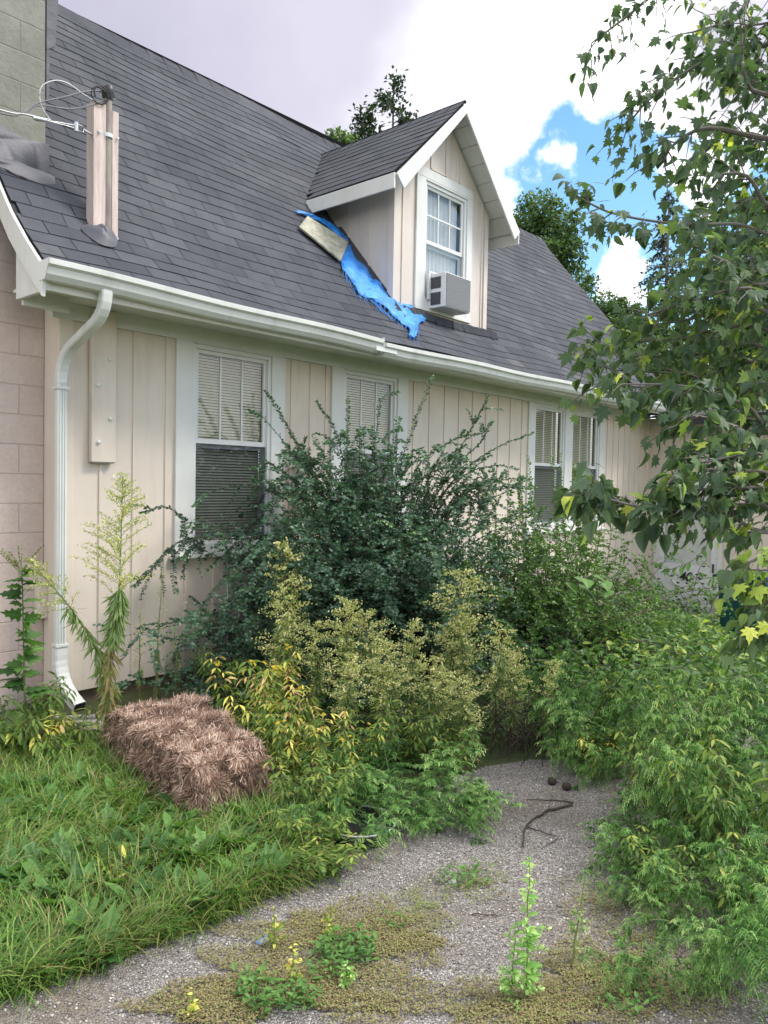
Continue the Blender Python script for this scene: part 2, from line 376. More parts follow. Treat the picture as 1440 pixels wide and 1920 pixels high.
# sub-parts are children of parts that sit at the house origin, so the same offset serves
X0, X1 = 2.6, 12.5
wins = [(3.66, 4.46, 1.10, 2.68), (5.35, 6.14, 1.10, 2.68), (8.88, 9.68, 1.10, 2.68), (9.89, 10.72, 1.10, 2.68)]
g = Geo(); xa = X0
for (a, b, z0, z1) in wins:
    g.box(xa, a, WY, WY+.1, .10, 2.84); g.box(a, b, WY, WY+.1, .10, z0); g.box(a, b, WY, WY+.1, z1, 2.84); xa = b
g.box(xa, X1, WY, WY+.1, -.32, 2.84)
g.box(X0, X0+.1, WY+.1, 8.5, .1, 2.9); 
# battens
bx = [2.635, 2.885, 3.15, 3.425, 4.70, 4.93, 5.13]+[6.42+.27*k for k in range(9)]+[11.0+.2*k for k in range(8)]
for k, xb in enumerate(bx):
    if any(a-.19 < xb < b+.19 for a, b, _, _ in wins): continue
    g.box(xb-.011, xb+.011, WY-.012, WY, .10 if xb < 11 else -.3, 2.72)
for (a, b) in [(3.49, 4.62), (5.18, 6.31), (8.71, 10.9)]:          # battens under the sills
    xb = a+.12
    while xb < b:
        g.box(xb-.011, xb+.011, WY-.012, WY, .10, .99); xb += .27
H(g, 'wall', M['siding'])
g = Geo(); g.box(X0+.02, X1, WY+.04, WY+.24, -.6, .12); H(g, 'foundation', M['foundation'])
g = Geo(); g.box(X0-.03, X0+.075, WY-.022, WY-.001, .08, 2.78); g.box(X0-.03, X0-.004, WY-.001, 5.425, .08, 2.9); H(g, 'corner_board', M['siding'], bevel=.003)
# frieze, soffit, fascia
g = Geo(); g.box(2.52, 12.5, WY-.03, WY-.004, 2.69, 2.80); g.box(2.27, 12.5, 4.74, WY-.004, 2.80, 2.82); H(g, 'soffit', M['trim'])
g = Geo(); g.box(2.24, 12.48, 4.715, 4.738, 2.74, 2.90); H(g, 'fascia', M['trim'], bevel=.003)

# roof profile: y -> z, with a flared eave
EY, EZ = 4.66, 2.88
FL = .52; A1, A2 = radians(41), radians(50.3)
def prof(s):                                        # s along the slope from the eave
    s = np.asarray(s, float); a = np.minimum(s, FL); b = np.maximum(s-FL, 0)
    return EY+a*cos(A1)+b*cos(A2), EZ+a*sin(A1)+b*sin(A2)
RX0, RX1, RS = 2.23, 12.78, 4.36
def sag(x, s):
    t = (np.asarray(x)-RX0)/(RX1-RX0)
    return -.09*np.sin(pi*np.clip(t, 0, 1))*(s/RS)+.012*np.sin(np.asarray(x)*2.3+s*1.7)
def roofp(x, s, lift=0.0):
    y, z = prof(s); z = z+sag(x, s); a = A1 if s < FL else A2
    return np.array([x, y-sin(a)*lift, z+cos(a)*lift])
def roof_at(px, py, lift=0.02):                     # pixel -> point on the front roof slope
    lo = None
    for s in np.arange(0, RS, .01):
        y, z = prof(s); p = on(px, py, 1, float(y)); d = p[2]-(z+sag(p[0], s))
        if lo is not None and d <= 0: break
        lo = d
    return roofp(float(p[0]), float(s), lift)
yr, zr = prof(RS)
g = Geo()                                           # deck
ss = np.linspace(0, RS, 23); xx = np.linspace(RX0, RX1, 40)
for a in range(len(xx)-1):
    for b in range(len(ss)-1):
        q = [roofp(xx[a], ss[b], -.012), roofp(xx[a+1], ss[b], -.012), roofp(xx[a+1], ss[b+1], -.012), roofp(xx[a], ss[b+1], -.012)]
        g.add(q, [(0, 1, 2, 3)])
g.add([(RX0, yr, zr-.02), (RX1, yr, zr-.02), (RX1, yr+3.4, zr-4.0), (RX0, yr+3.4, zr-4.0)], [(0, 1, 2, 3)])
roof = H(g, 'roof', M['soil'])
def shingles(g, fn, x0, x1, smax, keep=None, exp=.142, w=.305, seed=1):
    r = np.random.default_rng(seed); n = int(math.ceil(smax/exp))
    for c in range(n):
        s0 = c*exp; s1 = min(s0+exp+.03, smax+.02); off = (c % 2)*w*.5+r.normal(0, .012); x = x0-off
        cd = r.normal(0, .06)
        while x < x1:
            a, b = max(x+.003, x0), min(x+w-.003, x1); x += w
            if b-a < .02: continue
            if keep and not keep((a+b)/2, (s0+s1)/2): continue
            l0 = .0065+abs(r.normal(0, .0016)); l1 = .001; j = r.normal(0, .002)
            sa = s0+j+r.normal(0, .0012)
            pts = [fn(a, sa, l0), fn(b, sa+r.normal(0, .0012), l0), fn(b, s1, l1), fn(a, s1, l1), fn(a, sa, l0-.0055), fn(b, sa, l0-.0055)]
            ti = np.clip(.42+cd+r.normal(0, .13), 0, 1)
            g.add(pts, [(0, 1, 2, 3), (4, 5, 1, 0)], ti)
g = Geo(); shingles(g, roofp, RX0, RX1, RS, keep=lambda x, s: not (x < 2.5 and s > 1.15) )
H(g, 'shingles', M['shingle'], roof)
g = Geo()                                           # ridge caps
x = RX0
while x < RX1:
    a = roofp(x, RS); t = .012+.006
    g.add([a+[0, -.13, -.150], a+[.23, -.13, -.152], a+[.23, 0, .018], a+[0, 0, .03], a+[.23, .12, -.12], a+[0, .12, -.11]], [(0, 1, 2, 3), (3, 2, 4, 5)], rng.uniform(.3, .7)); x += .2
H(g, 'ridge_cap', M['shingle'], roof)
g = Geo()                                           # rake board and boxed cornice end, left
n = 14
for k in range(n):
    sa, sb = RS*k/n, RS*(k+1)/n
    if sa > 1.25: break
    pa, pb = roofp(RX0, sa, -.012), roofp(RX0, sb, -.012)
    w = .17
    V = []
    for xo in (-.028, -.003):
        V += [pa+[xo, 0, 0], pb+[xo, 0, 0], pb+[xo, .02, -w], pa+[xo, .02, -w]]
    g.add(V, [(0, 1, 2, 3), (7, 6, 5, 4), (0, 4, 5, 1), (3, 2, 6, 7), (0, 3, 7, 4), (1, 5, 6, 2)])
g.extrude([(4.70, 2.735), (5.10, 2.735), (5.10, 3.10), (4.70, 2.84)], 0, RX0+.002, RX0+.03)
g.box(RX0+.03, 2.57, 5.06, 5.09, 2.70, 2.83)
H(g, 'rake_board', M['trim'], bevel=.003)
g = Geo()
for k in range(n):
    pa, pb = roofp(RX1, RS*k/n, -.014), roofp(RX1, RS*(k+1)/n, -.014)
    V = []
    for xo in (-.002, .024): V += [pa+[xo, 0, 0], pb+[xo, 0, 0], pb+[xo, .02, -.16], pa+[xo, .02, -.16]]
    g.add(V, [(0, 1, 2, 3), (7, 6, 5, 4), (0, 4, 5, 1), (3, 2, 6, 7)])
H(g, 'rake_board', M['trim'])

# gutter: two lengths, the joint has slipped
def gutter(x0, x1, dz0, dz1, name):
    pr = [(4.712, .0), (4.712, -.115), (4.640, -.115), (4.615, -.085), (4.605, -.045), (4.585, -.03), (4.582, .0), (4.590, .004), (4.594, -.006), (4.590, -.024), (4.612, -.04), (4.622, -.08), (4.645, -.108), (4.704, -.108), (4.704, .0)]
    g = Geo(); n = len(pr); xs_ = np.linspace(x0, x1, 24); V = []
    for x in xs_:
        t = (x-x0)/(x1-x0); dz = dz0+(dz1-dz0)*t+.006*sin(x*3.1)
        V += [(x, y, 2.885+z+dz) for y, z in pr]
    F = [(k*n+i, (k+1)*n+i, (k+1)*n+(i+1) % n, k*n+(i+1) % n) for k in range(len(xs_)-1) for i in range(n)]
    g.add(V, F)
    for x, dz in ((x0, dz0+.006*sin(x0*3.1)), (x1, dz1+.006*sin(x1*3.1))):
        out = [(x+(-.002 if x == x0 else .002), y, 2.885+z+dz) for y, z in pr[:8]]
        g.ngon(out if x == x0 else out[::-1])
    return H(g, name, M['gutter'])
g1 = gutter(2.20, 5.20, .012, -.012, 'gutter'); g2 = gutter(5.24, 12.3, -.035, .01, 'gutter')
g = Geo(); g.extrude([(4.60, 2.77), (4.70, 2.765), (4.70, 2.80), (4.60, 2.805)], 0, 5.12, 5.40)
g.tube([(5.21, 4.60, 2.89), (5.22, 4.60, 2.83), (5.20, 4.62, 2.76)], .012, 5); H(g, 'gutter_strap', M['gutter'], g2)

# downspout with elbows
def rect_path(g, pts, w, d, tint=.5, rib=0):
    pts = np.asarray(pts, float); n = len(pts); t = np.gradient(pts, axis=0); t /= np.linalg.norm(t, axis=1, keepdims=True)
    xa = np.array([1.0, 0, 0]); V = []
    for k in range(n):
        b = np.cross(t[k], xa); b /= np.linalg.norm(b); a = np.cross(b, t[k]); a /= np.linalg.norm(a)
        s = 1+(rib if k % 2 else 0); c = .25
        for u, v in [(-1, -1+c), (-1+c, -1), (1-c, -1), (1, -1+c), (1, 1-c), (1-c, 1), (-1+c, 1), (-1, 1-c)]: V.append(pts[k]+a*u*w*s+b*v*d*s)
    F = [(k*8+i, k*8+(i+1) % 8, (k+1)*8+(i+1) % 8, (k+1)*8+i) for k in range(n-1) for i in range(8)]
    g.add(V, F, tint)
def bez(a, b, c, n=10):
    t = np.linspace(0, 1, n)[:, None]; return (1-t)**2*np.array(a)+2*t*(1-t)*np.array(b)+t*t*np.array(c)
dx = 2.555
g = Geo()
top = np.concatenate([bez((2.60, 4.655, 2.80), (2.60, 4.655, 2.66), (2.585, 4.76, 2.60), 12), bez((2.57, 4.98, 2.50), (dx, 5.15, 2.43), (dx, 5.15, 2.24), 14)[0:]])
rect_path(g, top, .036, .027, rib=.035)
dsp = H(g, 'downspout', M['gutter'], bevel=0)
g = Geo(); rect_path(g, [(dx, 5.15, z) for z in np.linspace(2.30, .34, 8)], .034, .025)
for k in (-.018, .0, .018): g.box(dx+k-.003, dx+k+.003, 5.118, 5.1245, .36, 2.25)
H(g, 'downspout_pipe', M['gutter'], dsp)
g = Geo(); rect_path(g, np.concatenate([[(dx, 5.15, .45), (dx, 5.15, .40)], bez((dx, 5.15, .36), (dx, 5.14, .17), (dx+.03, 4.93, .075), 16)]), .043, .032, rib=.04); H(g, 'downspout_elbow', M['gutter'], dsp)
g = Geo(); e = np.array([dx+.031, 4.925, .0735]); g.add([e+[-.034, 0, .026], e+[.034, 0, .026], e+[.034, .012, -.028], e+[-.034, .012, -.028]], [(0, 1, 2, 3)]); H(g, 'outlet', M['dark'], dsp)  # black face across the mouth, painted for the shade inside the pipe
for z_ in (2.20, .455): g = Geo(); g.box(dx-.045, dx+.045, 5.112, 5.19, z_, z_+.018); H(g, 'downspout_strap', M['gutter'], dsp)

# windows
def glassmat(name, tint, refl):
    m, nt, bs, out = newmat(name)
    tr = nt.nodes.new('ShaderNodeBsdfTransparent'); tr.inputs[0].default_value = (*tint, 1)
    gl = nt.nodes.new('ShaderNodeBsdfGlossy'); gl.inputs['Roughness'].default_value = .03
    lw = nt.nodes.new('ShaderNodeLayerWeight'); lw.inputs[0].default_value = .25
    ad = nt.nodes.new('ShaderNodeMath'); ad.operation = 'MULTIPLY_ADD'; ad.inputs[1].default_value = .5; ad.inputs[2].default_value = refl; nt.links.new(lw.outputs['Fresnel'], ad.inputs[0])
    mx = nt.nodes.new('ShaderNodeMixShader'); nt.links.new(ad.outputs[0], mx.inputs[0]); nt.links.new(tr.outputs[0], mx.inputs[1]); nt.links.new(gl.outputs[0], mx.inputs[2])
    nt.links.new(mx.outputs[0], out.inputs[0]); return m
M['glass'] = glassmat('window_glass', (.92, .94, .91), .08); M['screen'] = glassmat('insect_screen', (.50, .53, .56), .03)
def window(a, b, z0, z1, trimL, trimR, sill=True, blinds=True, muntins=2, cross=False, midz=None, tint_mat='blind'):
    # casing
    y = WY; g = Geo(); g.box(trimL, a, y-.024, y-.001, z0-.08, z1+.02); g.box(b, trimR, y-.024, y-.001, z0-.08, z1+.02)
    g.box(a, b, y-.024, y-.001, z1, z1+.02)
    fr = H(g, 'window', M['trim'], bevel=.003)
    w = .035; g = Geo()
    for (p, q, r, s) in [(a, a+w, z0, z1), (b-w, b, z0, z1), (a+w, b-w, z1-w, z1), (a+w, b-w, z0, z0+w)]: g.box(p, q, y-.008, y+.05, r, s)
    H(g, 'window_frame', M['sash'], fr, bevel=.002)
    mz = midz or (z0+(z1-z0)*.53); a2, b2, t0, t1 = a+w, b-w, z0+w, z1-w
    g = Geo(); sw = .032
    for (p, q, r, s) in [(a2, a2+sw, mz, t1), (b2-sw, b2, mz, t1), (a2+sw, b2-sw, t1-sw, t1), (a2+sw, b2-sw, mz, mz+.04)]: g.box(p, q, y+.012, y+.035, r, s)
    for k in range(muntins):
        xm = a2+sw+(b2-a2-2*sw)*(k+1)/(muntins+1); g.box(xm-.008, xm+.008, y+.020, y+.0335, mz+.04, t1-sw)
    if cross: g.box(a2+sw, b2-sw, y+.018, y+.032, t1-sw-.28, t1-sw-.26)
    H(g, 'sash', M['sash'], fr, bevel=.002)
    g = Geo()
    for (p, q, r, s) in [(a2, a2+sw, t0, mz), (b2-sw, b2, t0, mz), (a2+sw, b2-sw, mz-.035, mz), (a2+sw, b2-sw, t0, t0+sw)]: g.box(p, q, y+.040, y+.060, r, s)
    H(g, 'sash', M['sash'], fr, bevel=.002)
    g = Geo(); g.add([(a2+sw, y+.028, mz+.04), (b2-sw, y+.028, mz+.04), (b2-sw, y+.028, t1-sw), (a2+sw, y+.028, t1-sw)], [(0, 1, 2, 3)]); H(g, 'pane', M['glass'], fr)
    g = Geo(); g.add([(a2, y+.016, t0), (b2, y+.016, t0), (b2, y+.016, mz), (a2, y+.016, mz)], [(0, 1, 2, 3)]); H(g, 'screen' if blinds else 'pane', M['screen'] if blinds else M['glass'], fr)
    g = Geo()
    if blinds:
        z = t0
        while z < t1-.01:
            g.add([(a2, y+.075, z), (b2, y+.075, z), (b2, y+.086, z+.019), (a2, y+.086, z+.019)], [(0, 1, 2, 3)]); z += .0235
        H(g, 'blind', M['blind'], fr); g = Geo(); g.box(a2, b2, y+.11, y+.12, t0, t1); H(g, 'unlit_backing', M['dark'], fr)  # near-black panel painted as the unlit room behind the slats
    else:
        xs_ = np.linspace(a2, b2, 60)
        for k in range(59):
            g.add([(xs_[k], y+.09+.012*sin(k*1.1), t0), (xs_[k+1], y+.09+.012*sin((k+1)*1.1), t0), (xs_[k+1], y+.09+.012*sin((k+1)*1.1), t1), (xs_[k], y+.09+.012*sin(k*1.1), t1)], [(0, 1, 2, 3)])
        H(g, 'curtain', M['curtain'], fr)
    return fr
w1 = window(3.66, 4.46, 1.10, 2.68, 3.50, 4.61, midz=1.90)
g = Geo(); g.box(3.46, 4.68, WY-.06, WY-.001, .99, 1.02); g.box(3.66, 4.46, WY-.03, WY+.02, 1.02, 1.10); H(g, 'sill', M['trim'], w1, bevel=.003)
w2 = window(5.35, 6.14, 1.10, 2.68, 5.19, 6.30, midz=1.90)
g = Geo(); g.box(5.15, 6.34, WY-.06, WY-.001, .99, 1.02); g.box(5.35, 6.14, WY-.03, WY+.02, 1.02, 1.10); H(g, 'sill', M['trim'], w2, bevel=.003)
w3 = window(8.88, 9.68, 1.10, 2.68, 8.72, 9.785, midz=1.88)
w4 = window(9.89, 10.72, 1.10, 2.68, 9.787, 10.88, midz=1.88)
g = Geo(); g.box(8.68, 10.92, WY-.06, WY-.001, .99, 1.02); g.box(8.88, 10.72, WY-.03, WY-.0015, 1.02, 1.10); H(g, 'sill', M['trim'], w4, bevel=.003)
for w_, lb in ((w1, 'white cased window beside the downspout with cream blinds'), (w2, 'window behind the dark shrub with cream blinds'), (w3, 'left sash of the far paired windows'), (w4, 'right sash of the far paired windows')): w_['label'] = lb

# dormer -----------------------------------------------------------
DY = 5.22; DX0, DX1, DE, DA = 6.04, 7.70, 4.60, 5.57; dcx = (DX0+DX1)/2
a, b, z0, z1 = 6.52, 7.27, 3.56, 4.80
g = Geo()
def gabz(x): return DE+.16+(DA-DE-.16)*(1-abs(x-dcx)/(DX1-dcx))
g.box(DX0, a, DY, DY+.08, 3.30, DE+.16); g.box(b, DX1, DY, DY+.08, 3.30, DE+.16); g.box(a, b, DY, DY+.08, 3.30, z0)
g.extrude([(DX0, DE+.16), (a, DE+.16), (a, z1), (b, z1), (b, DE+.16), (DX1, DE+.16), (dcx, DA)][::-1], 1, DY, DY+.08)
for s_, xc in ((1, DX0), (-1, DX1)):               # cheeks
    xi = xc+s_*.05
    for (p, q) in ((min(xc, xi), max(xc, xi)),):
        g.extrude([(DY+.08, 3.30), (DY+.08, DE+.14), (6.35, DE+.14), (6.35, 4.4)], 0, p, q)
for xb in (6.17, 7.59): g.box(xb-.01, xb+.01, DY-.011, DY, 3.3, gabz(xb)-.02)
for xb in (6.36+.02, 6.62, 6.88, 7.13, 7.40): g.box(xb-.01, xb+.01, DY-.011, DY, 4.94, gabz(xb)-.03)
g.box(6.62, 6.88, DY-.011, DY, 4.94, 4.955)
for yb in (5.55, 5.85): g.box(DX0-.011, DX0, yb-.01, yb+.01, 3.4, DE+.12)
g.box(DX0-.02, DX0-.001, DY-.018, DY+.06, 3.30, DE+.1); g.box(DX0-.001, DX0+.07, DY-.018, DY-.001, 3.30, DE+.14); g.box(DX1-.07, DX1+.001, DY-.018, DY-.001, 3.30, DE+.14)
dorm = H(g, 'dormer', M['siding_grey'])
# dormer roof
OVY, RXL, RXR, RZ, REZ = 4.97, 5.76, 7.98, 5.66, 4.60
slopeL = np.array([dcx-RXL, 0, RZ-REZ]); LS = np.linalg.norm(slopeL); uL = slopeL/LS; nL = np.array([-uL[2], 0, uL[0]])
uR = np.array([-uL[0], 0, uL[2]]); nR = np.array([uL[2], 0, uL[0]])
def dl(y, s, l=0): return np.array([RXL, y, REZ])+uL*s+nL*l
def dr(y, s, l=0): return np.array([RXR, y, REZ])+uR*s+nR*l
def mainz(y):
    s = (y-EY)/cos(A1) if y < EY+FL*cos(A1) else FL+(y-EY-FL*cos(A1))/cos(A2)
    return float(prof(s)[1])
def backy(z): return EY+FL*cos(A1)+(z+.03-EZ-FL*sin(A1))/math.tan(A2)
g = Geo()
for f, e in ((dl, RXL), (dr, RXR)):
    q = [f(OVY, 0, -.014), f(OVY, LS, -.014), f(backy(RZ)+.1, LS, -.014), f(backy(REZ)+.1, 0, -.014)]
    g.add(q, [(0, 1, 2, 3)])
H(g, 'dormer_roof', M['soil'], dorm)
g = Geo()
kp = lambda y, s: REZ+uL[2]*s > mainz(min(y, 7.5))-.10
shingles(g, dl, OVY, 7.15, LS, keep=kp, seed=5); shingles(g, dr, OVY, 7.15, LS, keep=kp, seed=6)
y = OVY
while y < 7.0:
    g.add([(dcx-.11, y, RZ-.09), (dcx-.11, y+.2, RZ-.098), (dcx, y+.2, RZ+.012), (dcx, y, RZ+.022), (dcx+.11, y+.2, RZ-.098), (dcx+.11, y, RZ-.09)], [(0, 1, 2, 3), (3, 2, 4, 5)], rng.uniform(.3, .7)); y += .18
H(g, 'dormer_shingles', M['shingle'], dorm)
g = Geo()                                          # barge boards, eave fascia, soffit boards
for f, sx in ((dl, -1), (dr, 1)):
    for (l0, l1, y0, y1) in ((-.020, -.175, OVY-.022, OVY),):
        V = []
        for yy in (y0, y1): V += [f(yy, -.02, l0), f(yy, LS, l0), f(yy, LS-.0+(l1-l0)*0, l1)+np.array([0, 0, -.0]), f(yy, -.02, l1)]
        # meet on the centre line
        for k_ in (1, 2, 5, 6): V[k_][0] = dcx
        g.add(V, [(0, 1, 2, 3), (7, 6, 5, 4), (0, 4, 5, 1), (3, 2, 6, 7), (0, 3, 7, 4)])
    xe = (RXL if sx < 0 else RXR); g.box(min(xe, xe+sx*.02)-.0, max(xe, xe+sx*.02), OVY, backy(REZ)-.02, REZ-.165, REZ-.018)
H(g, 'bargeboard', M['trim'], dorm, bevel=.003)
g = Geo()
for f in (dl, dr):
    nb = 7
    for k in range(nb):
        s0, s1 = LS*k/nb+.003, LS*(k+1)/nb-.003
        V = [f(yy, s, l) for l in (-.045, -.030) for yy in (OVY+.001, backy(REZ+uL[2]*s0)-.05) for s in (s0, s1)]
        g.add(V, [(0, 1, 3, 2), (4, 6, 7, 5), (0, 4, 5, 1), (2, 3, 7, 6), (0, 2, 6, 4), (1, 5, 7, 3)])
H(g, 'dormer_soffit', M['trim'], dorm)
# dormer window
WYs = WY; WY = DY
wd = window(a, b, z0, z1, 6.37, 7.37, midz=4.16, blinds=False, cross=True)
g = Geo(); g.box(6.37, 7.37, DY-.026, DY-.001, z1+.02, 4.92); H(g, 'casing', M['trim'], wd, bevel=.003)
g = Geo(); g.box(6.37, 7.37, DY-.03, DY-.001, 3.44, 3.4849); g.box(a, b, DY-.020, DY+.02, 3.485, z0); H(g, 'sill', M['trim'], wd, bevel=.003)
wd['label'] = 'dormer window with lace curtain and window air conditioner'
WY = WYs
# torn flashing at the foot of the dormer
g = Geo(); r = np.random.default_rng(3)
for k in range(40):
    x = DX0+.1+k*.043; y_ = DY-.03; z = mainz(y_)+float(sag(x, .6)); s_ = (y_-EY)/cos(A1)
    p = roofp(x, s_-.03-abs(r.normal(0, .015)), .016); q = roofp(x+.05, s_-.03-abs(r.normal(0, .015)), .016); u = roofp(x+.05, s_+.05, .05+r.normal(0, .004)); v = roofp(x, s_+.05, .05)
    g.add([p, q, u, v], [(0, 1, 2, 3)], .05)
H(g, 'flashing', M['shingle'], dorm); g = Geo()
for k in range(24):                                # up the cheek
    s_ = .55+k*.06; p = roofp(DX0-.09, s_, .014); q = roofp(DX0-.003, s_, .05); u = roofp(DX0-.003, s_+.065, .05); v = roofp(DX0-.09, s_+.065, .014)
    g.add([p, q, u, v], [(0, 1, 2, 3)], .1)
H(g, 'flashing', M['shingle'], dorm)

# chimney ----------------------------------------------------------
g = Geo(); g.box(1.1, 2.575, 5.43, 6.7, -.4, 3.62); ch = H(g, 'chimney', M['block_pink'], bevel=.006)
ch['label'] = 'wide concrete block chimney painted pink below the roof and bare mossy grey above'
g = Geo(); g.box(1.1, 2.577, 5.428, 6.7, 3.622, 8.2); H(g, 'chimney_stack', M['block_moss'], ch, bevel=.01)
M['tar'] = plain('roof_tar', (.085, .085, .105), .55, bumpy=.8, scale=9)
def blob(g, pts, c_off, rings=6, h=.03, tint=.5, normal=np.array([0, -1.0, 0])):      # irregular low mound over an outline
    pts = np.array(pts); c = pts.mean(0)+c_off; n = len(pts); V = []
    for k in range(rings):
        t = k/(rings-1)
        for p in pts: V.append(c+(p-c)*(1-t*.999)+normal*h*(1-(1-t)**2)*(1+.3*sin(p[0]*23+p[2]*31+k)))
    g.add(V, [(k*n+i, k*n+(i+1) % n, (k+1)*n+(i+1) % n, (k+1)*n+i) for k in range(rings-1) for i in range(n)], tint)
g = Geo(); pts = []
for x in np.linspace(1.6, 2.60, 16): pts.append((x, 5.425, 3.60+.02*sin(x*19)+.03*rng.random()))
for x in np.linspace(2.60, 1.6, 16): pts.append((x, 5.425, 3.93+.03*sin(x*7)+.02*rng.random()))
blob(g, pts, 0, h=.02); H(g, 'tar_flashing', M['tar'], ch, smooth=True)
g = Geo(); pts = []
for x in np.linspace(1.6, 2.62, 14): pts.append((x, 5.36, 3.585+.015*sin(x*29)))
for x in np.linspace(2.64, 1.6, 14): pts.append((x, 5.425, 3.72+.02*sin(x*11)))
blob(g, pts, 0, h=.03); H(g, 'tar_flashing', M['tar'], ch, smooth=True)
g = Geo(); g.extrude([(2.577, 4.55), (2.640, 4.60), (2.655, 4.86), (2.665, 5.03), (2.577, 5.07)][::-1], 1, 5.42, 5.45)
g.extrude([(2.577, 4.20), (2.597, 4.25), (2.60, 4.55), (2.577, 4.56)][::-1], 1, 5.422, 5.44); H(g, 'step_flashing', M['tar'], ch)
g = Geo(); g.box(2.505, 2.57, 5.36, 5.429, .62, .95); H(g, 'meter_cover', M['siding'], bevel=.004)

# right wing with the storm door --------------------------------------
g = Geo(); WX = 12.5
g.box(WX, WX+.1, 1.5, 4.0, -.6, 2.75); g.box(WX, WX+.1, 5.06, 5.2295, -.6, 2.75); g.box(WX, WX+.1, 4.0, 5.06, 1.72, 2.75)
g.box(WX+.1, 17, 1.5, 1.6, -.6, 2.75)
for yb in np.arange(1.8, 4.0, .27): g.box(WX-.011, WX, yb-.011, yb+.011, -.5, 2.7)
wing = H(g, 'wing_wall', M['siding'])
g = Geo(); g.add([(12.1, 1.2, 2.72), (12.1, 5.23, 2.72), (17, 5.23, 3.5), (17, 1.2, 3.5)], [(0, 1, 2, 3)]); g.box(12.08, 12.10, 1.2, 4.72, 2.60, 2.74); g.box(12.10, 12.5, 1.2, 4.72, 2.66, 2.68)
H(g, 'wing_roof', M['soil'])
g = Geo()                                          # storm door in the wing, facing the yard
dy0, dy1, dz0, dz1 = 4.06, 5.00, -.42, 1.66
for (p, q, r_, s_) in [(dy0-.06, dy0, dz0, dz1+.06), (dy1, dy1+.06, dz0, dz1+.06), (dy0, dy1, dz1, dz1+.06)]: g.box(WX-.03, WX+.02, p, q, r_, s_)
door = H(g, 'door', M['trim'], bevel=.003)
g = Geo(); g.box(WX-.012, WX+.02, dy0+.003, dy1-.003, dz0, .42); g.box(WX-.012, WX+.02, dy0+.003, dy0+.10, .42, dz1-.003); g.box(WX-.012, WX+.02, dy1-.10, dy1-.003, .42, dz1-.003); g.box(WX-.012, WX+.02, dy0+.1, dy1-.1, dz1-.12, dz1-.003)
for sgn in (1, -1):                                # crossbuck
    c_ = np.array([WX-.016, (dy0+dy1)/2, -.05]); v = np.array([0, .36*sgn, .28]); v /= np.linalg.norm(v); w_ = np.cross(v, [1, 0, 0])
    g.obox(c_-[.002*sgn, 0, 0], np.array([1., 0, 0]), v, w_, .006, .40, .022)
g.box(WX-.02, WX-.0125, dy0+.06, dy1-.06, .25, .29)
dpn = H(g, 'door_panel', M['white'], door, bevel=.002)
g = Geo(); g.add([(WX-.002, dy0+.1, .42), (WX-.002, dy0+.1, dz1-.12), (WX-.002, dy1-.1, dz1-.12), (WX-.002, dy1-.1, .42)], [(0, 1, 2, 3)]); H(g, 'pane', M['glass'], door)
g = Geo(); g.box(WX+.05, WX+.06, dy0, dy1, dz0, dz1); H(g, 'inner_door', M['curtain'], door)
g = Geo(); g.box(WX-.045, WX-.02, dy0+.05, dy0+.07, .32, .46); H(g, 'door_handle', M['black'], door)
cu = bpy.data.curves.new('house_number', 'FONT'); cu.body = '40'; cu.size = .20; cu.extrude = .004; cu.align_x = 'CENTER'; cu.align_y = 'CENTER'; cu.shear = .25; cu.offset = .004
no = bpy.data.objects.new('house_number', cu); COL.objects.link(no); no.data.materials.append(M['black'])
dg = bpy.context.evaluated_depsgraph_get(); me = bpy.data.meshes.new_from_object(no.evaluated_get(dg)); bpy.data.objects.remove(no)
no = bpy.data.objects.new('house_number', me); COL.objects.link(no); no.parent = door
no.matrix_local = Matrix.Translation(Vector((WX-.024-HO[0], 4.55-HO[1], .22-HO[2]))) @ Matrix(((0, 0, -1, 0), (-1, 0, 0, 0), (0, 1, 0, 0), (0, 0, 0, 1)))

# ================================================================== service mast
ms = empty('service_mast', (2.85, 5.16, 2.9)); tag(ms, 'weathered pinkish wooden post with conduit sticking up through the roof and down the wall', 'utility mast')
MO = (2.85, 5.16, 2.9)
m, nt, bs, _ = newmat('weathered_pink_wood')
c = ramp(nt, noise(nt, 3, 8, .7, stretch=(9, 9, .9)), [(.3, (.38, .33, .30)), (.5, (.56, .45, .41)), (.7, (.68, .58, .54))]); nt.links.new(c, bs.inputs['Base Color']); bs.inputs['Roughness'].default_value = .85
bump(nt, bs, noise(nt, 40, 5, .6, stretch=(1, 1, .06)), .5, .004); M['oldwood'] = m
m, nt, bs, _ = newmat('conduit_paint')
c = ramp(nt, noise(nt, 2.2, 6, .7, stretch=(3, 3, 1)), [(.35, (.20, .14, .14)), (.5, (.27, .24, .20)), (.7, (.38, .37, .32))]); nt.links.new(c, bs.inputs['Base Color']); bs.inputs['Roughness'].default_value = .6; M['conduit'] = m
g = Geo(); g.box(2.745, 2.93, 5.155, 5.185, 3.20, 4.17); g.box(2.745, 2.835, 5.085, 5.154, 3.22, 4.17); g.box(2.882, 2.93, 5.085, 5.154, 3.22, 4.15); g.build('post', M['oldwood'], ms, offset=MO, bevel=.003)
g = Geo(); g.tube([(2.857, 5.108, 3.12), (2.857, 5.108, 4.22)], .031, 14, cap=True); g.build('conduit', M['conduit'], ms, offset=MO, smooth=True)
M['strapm'] = plain('strap_metal', (.62, .72, .74), .4, .3)
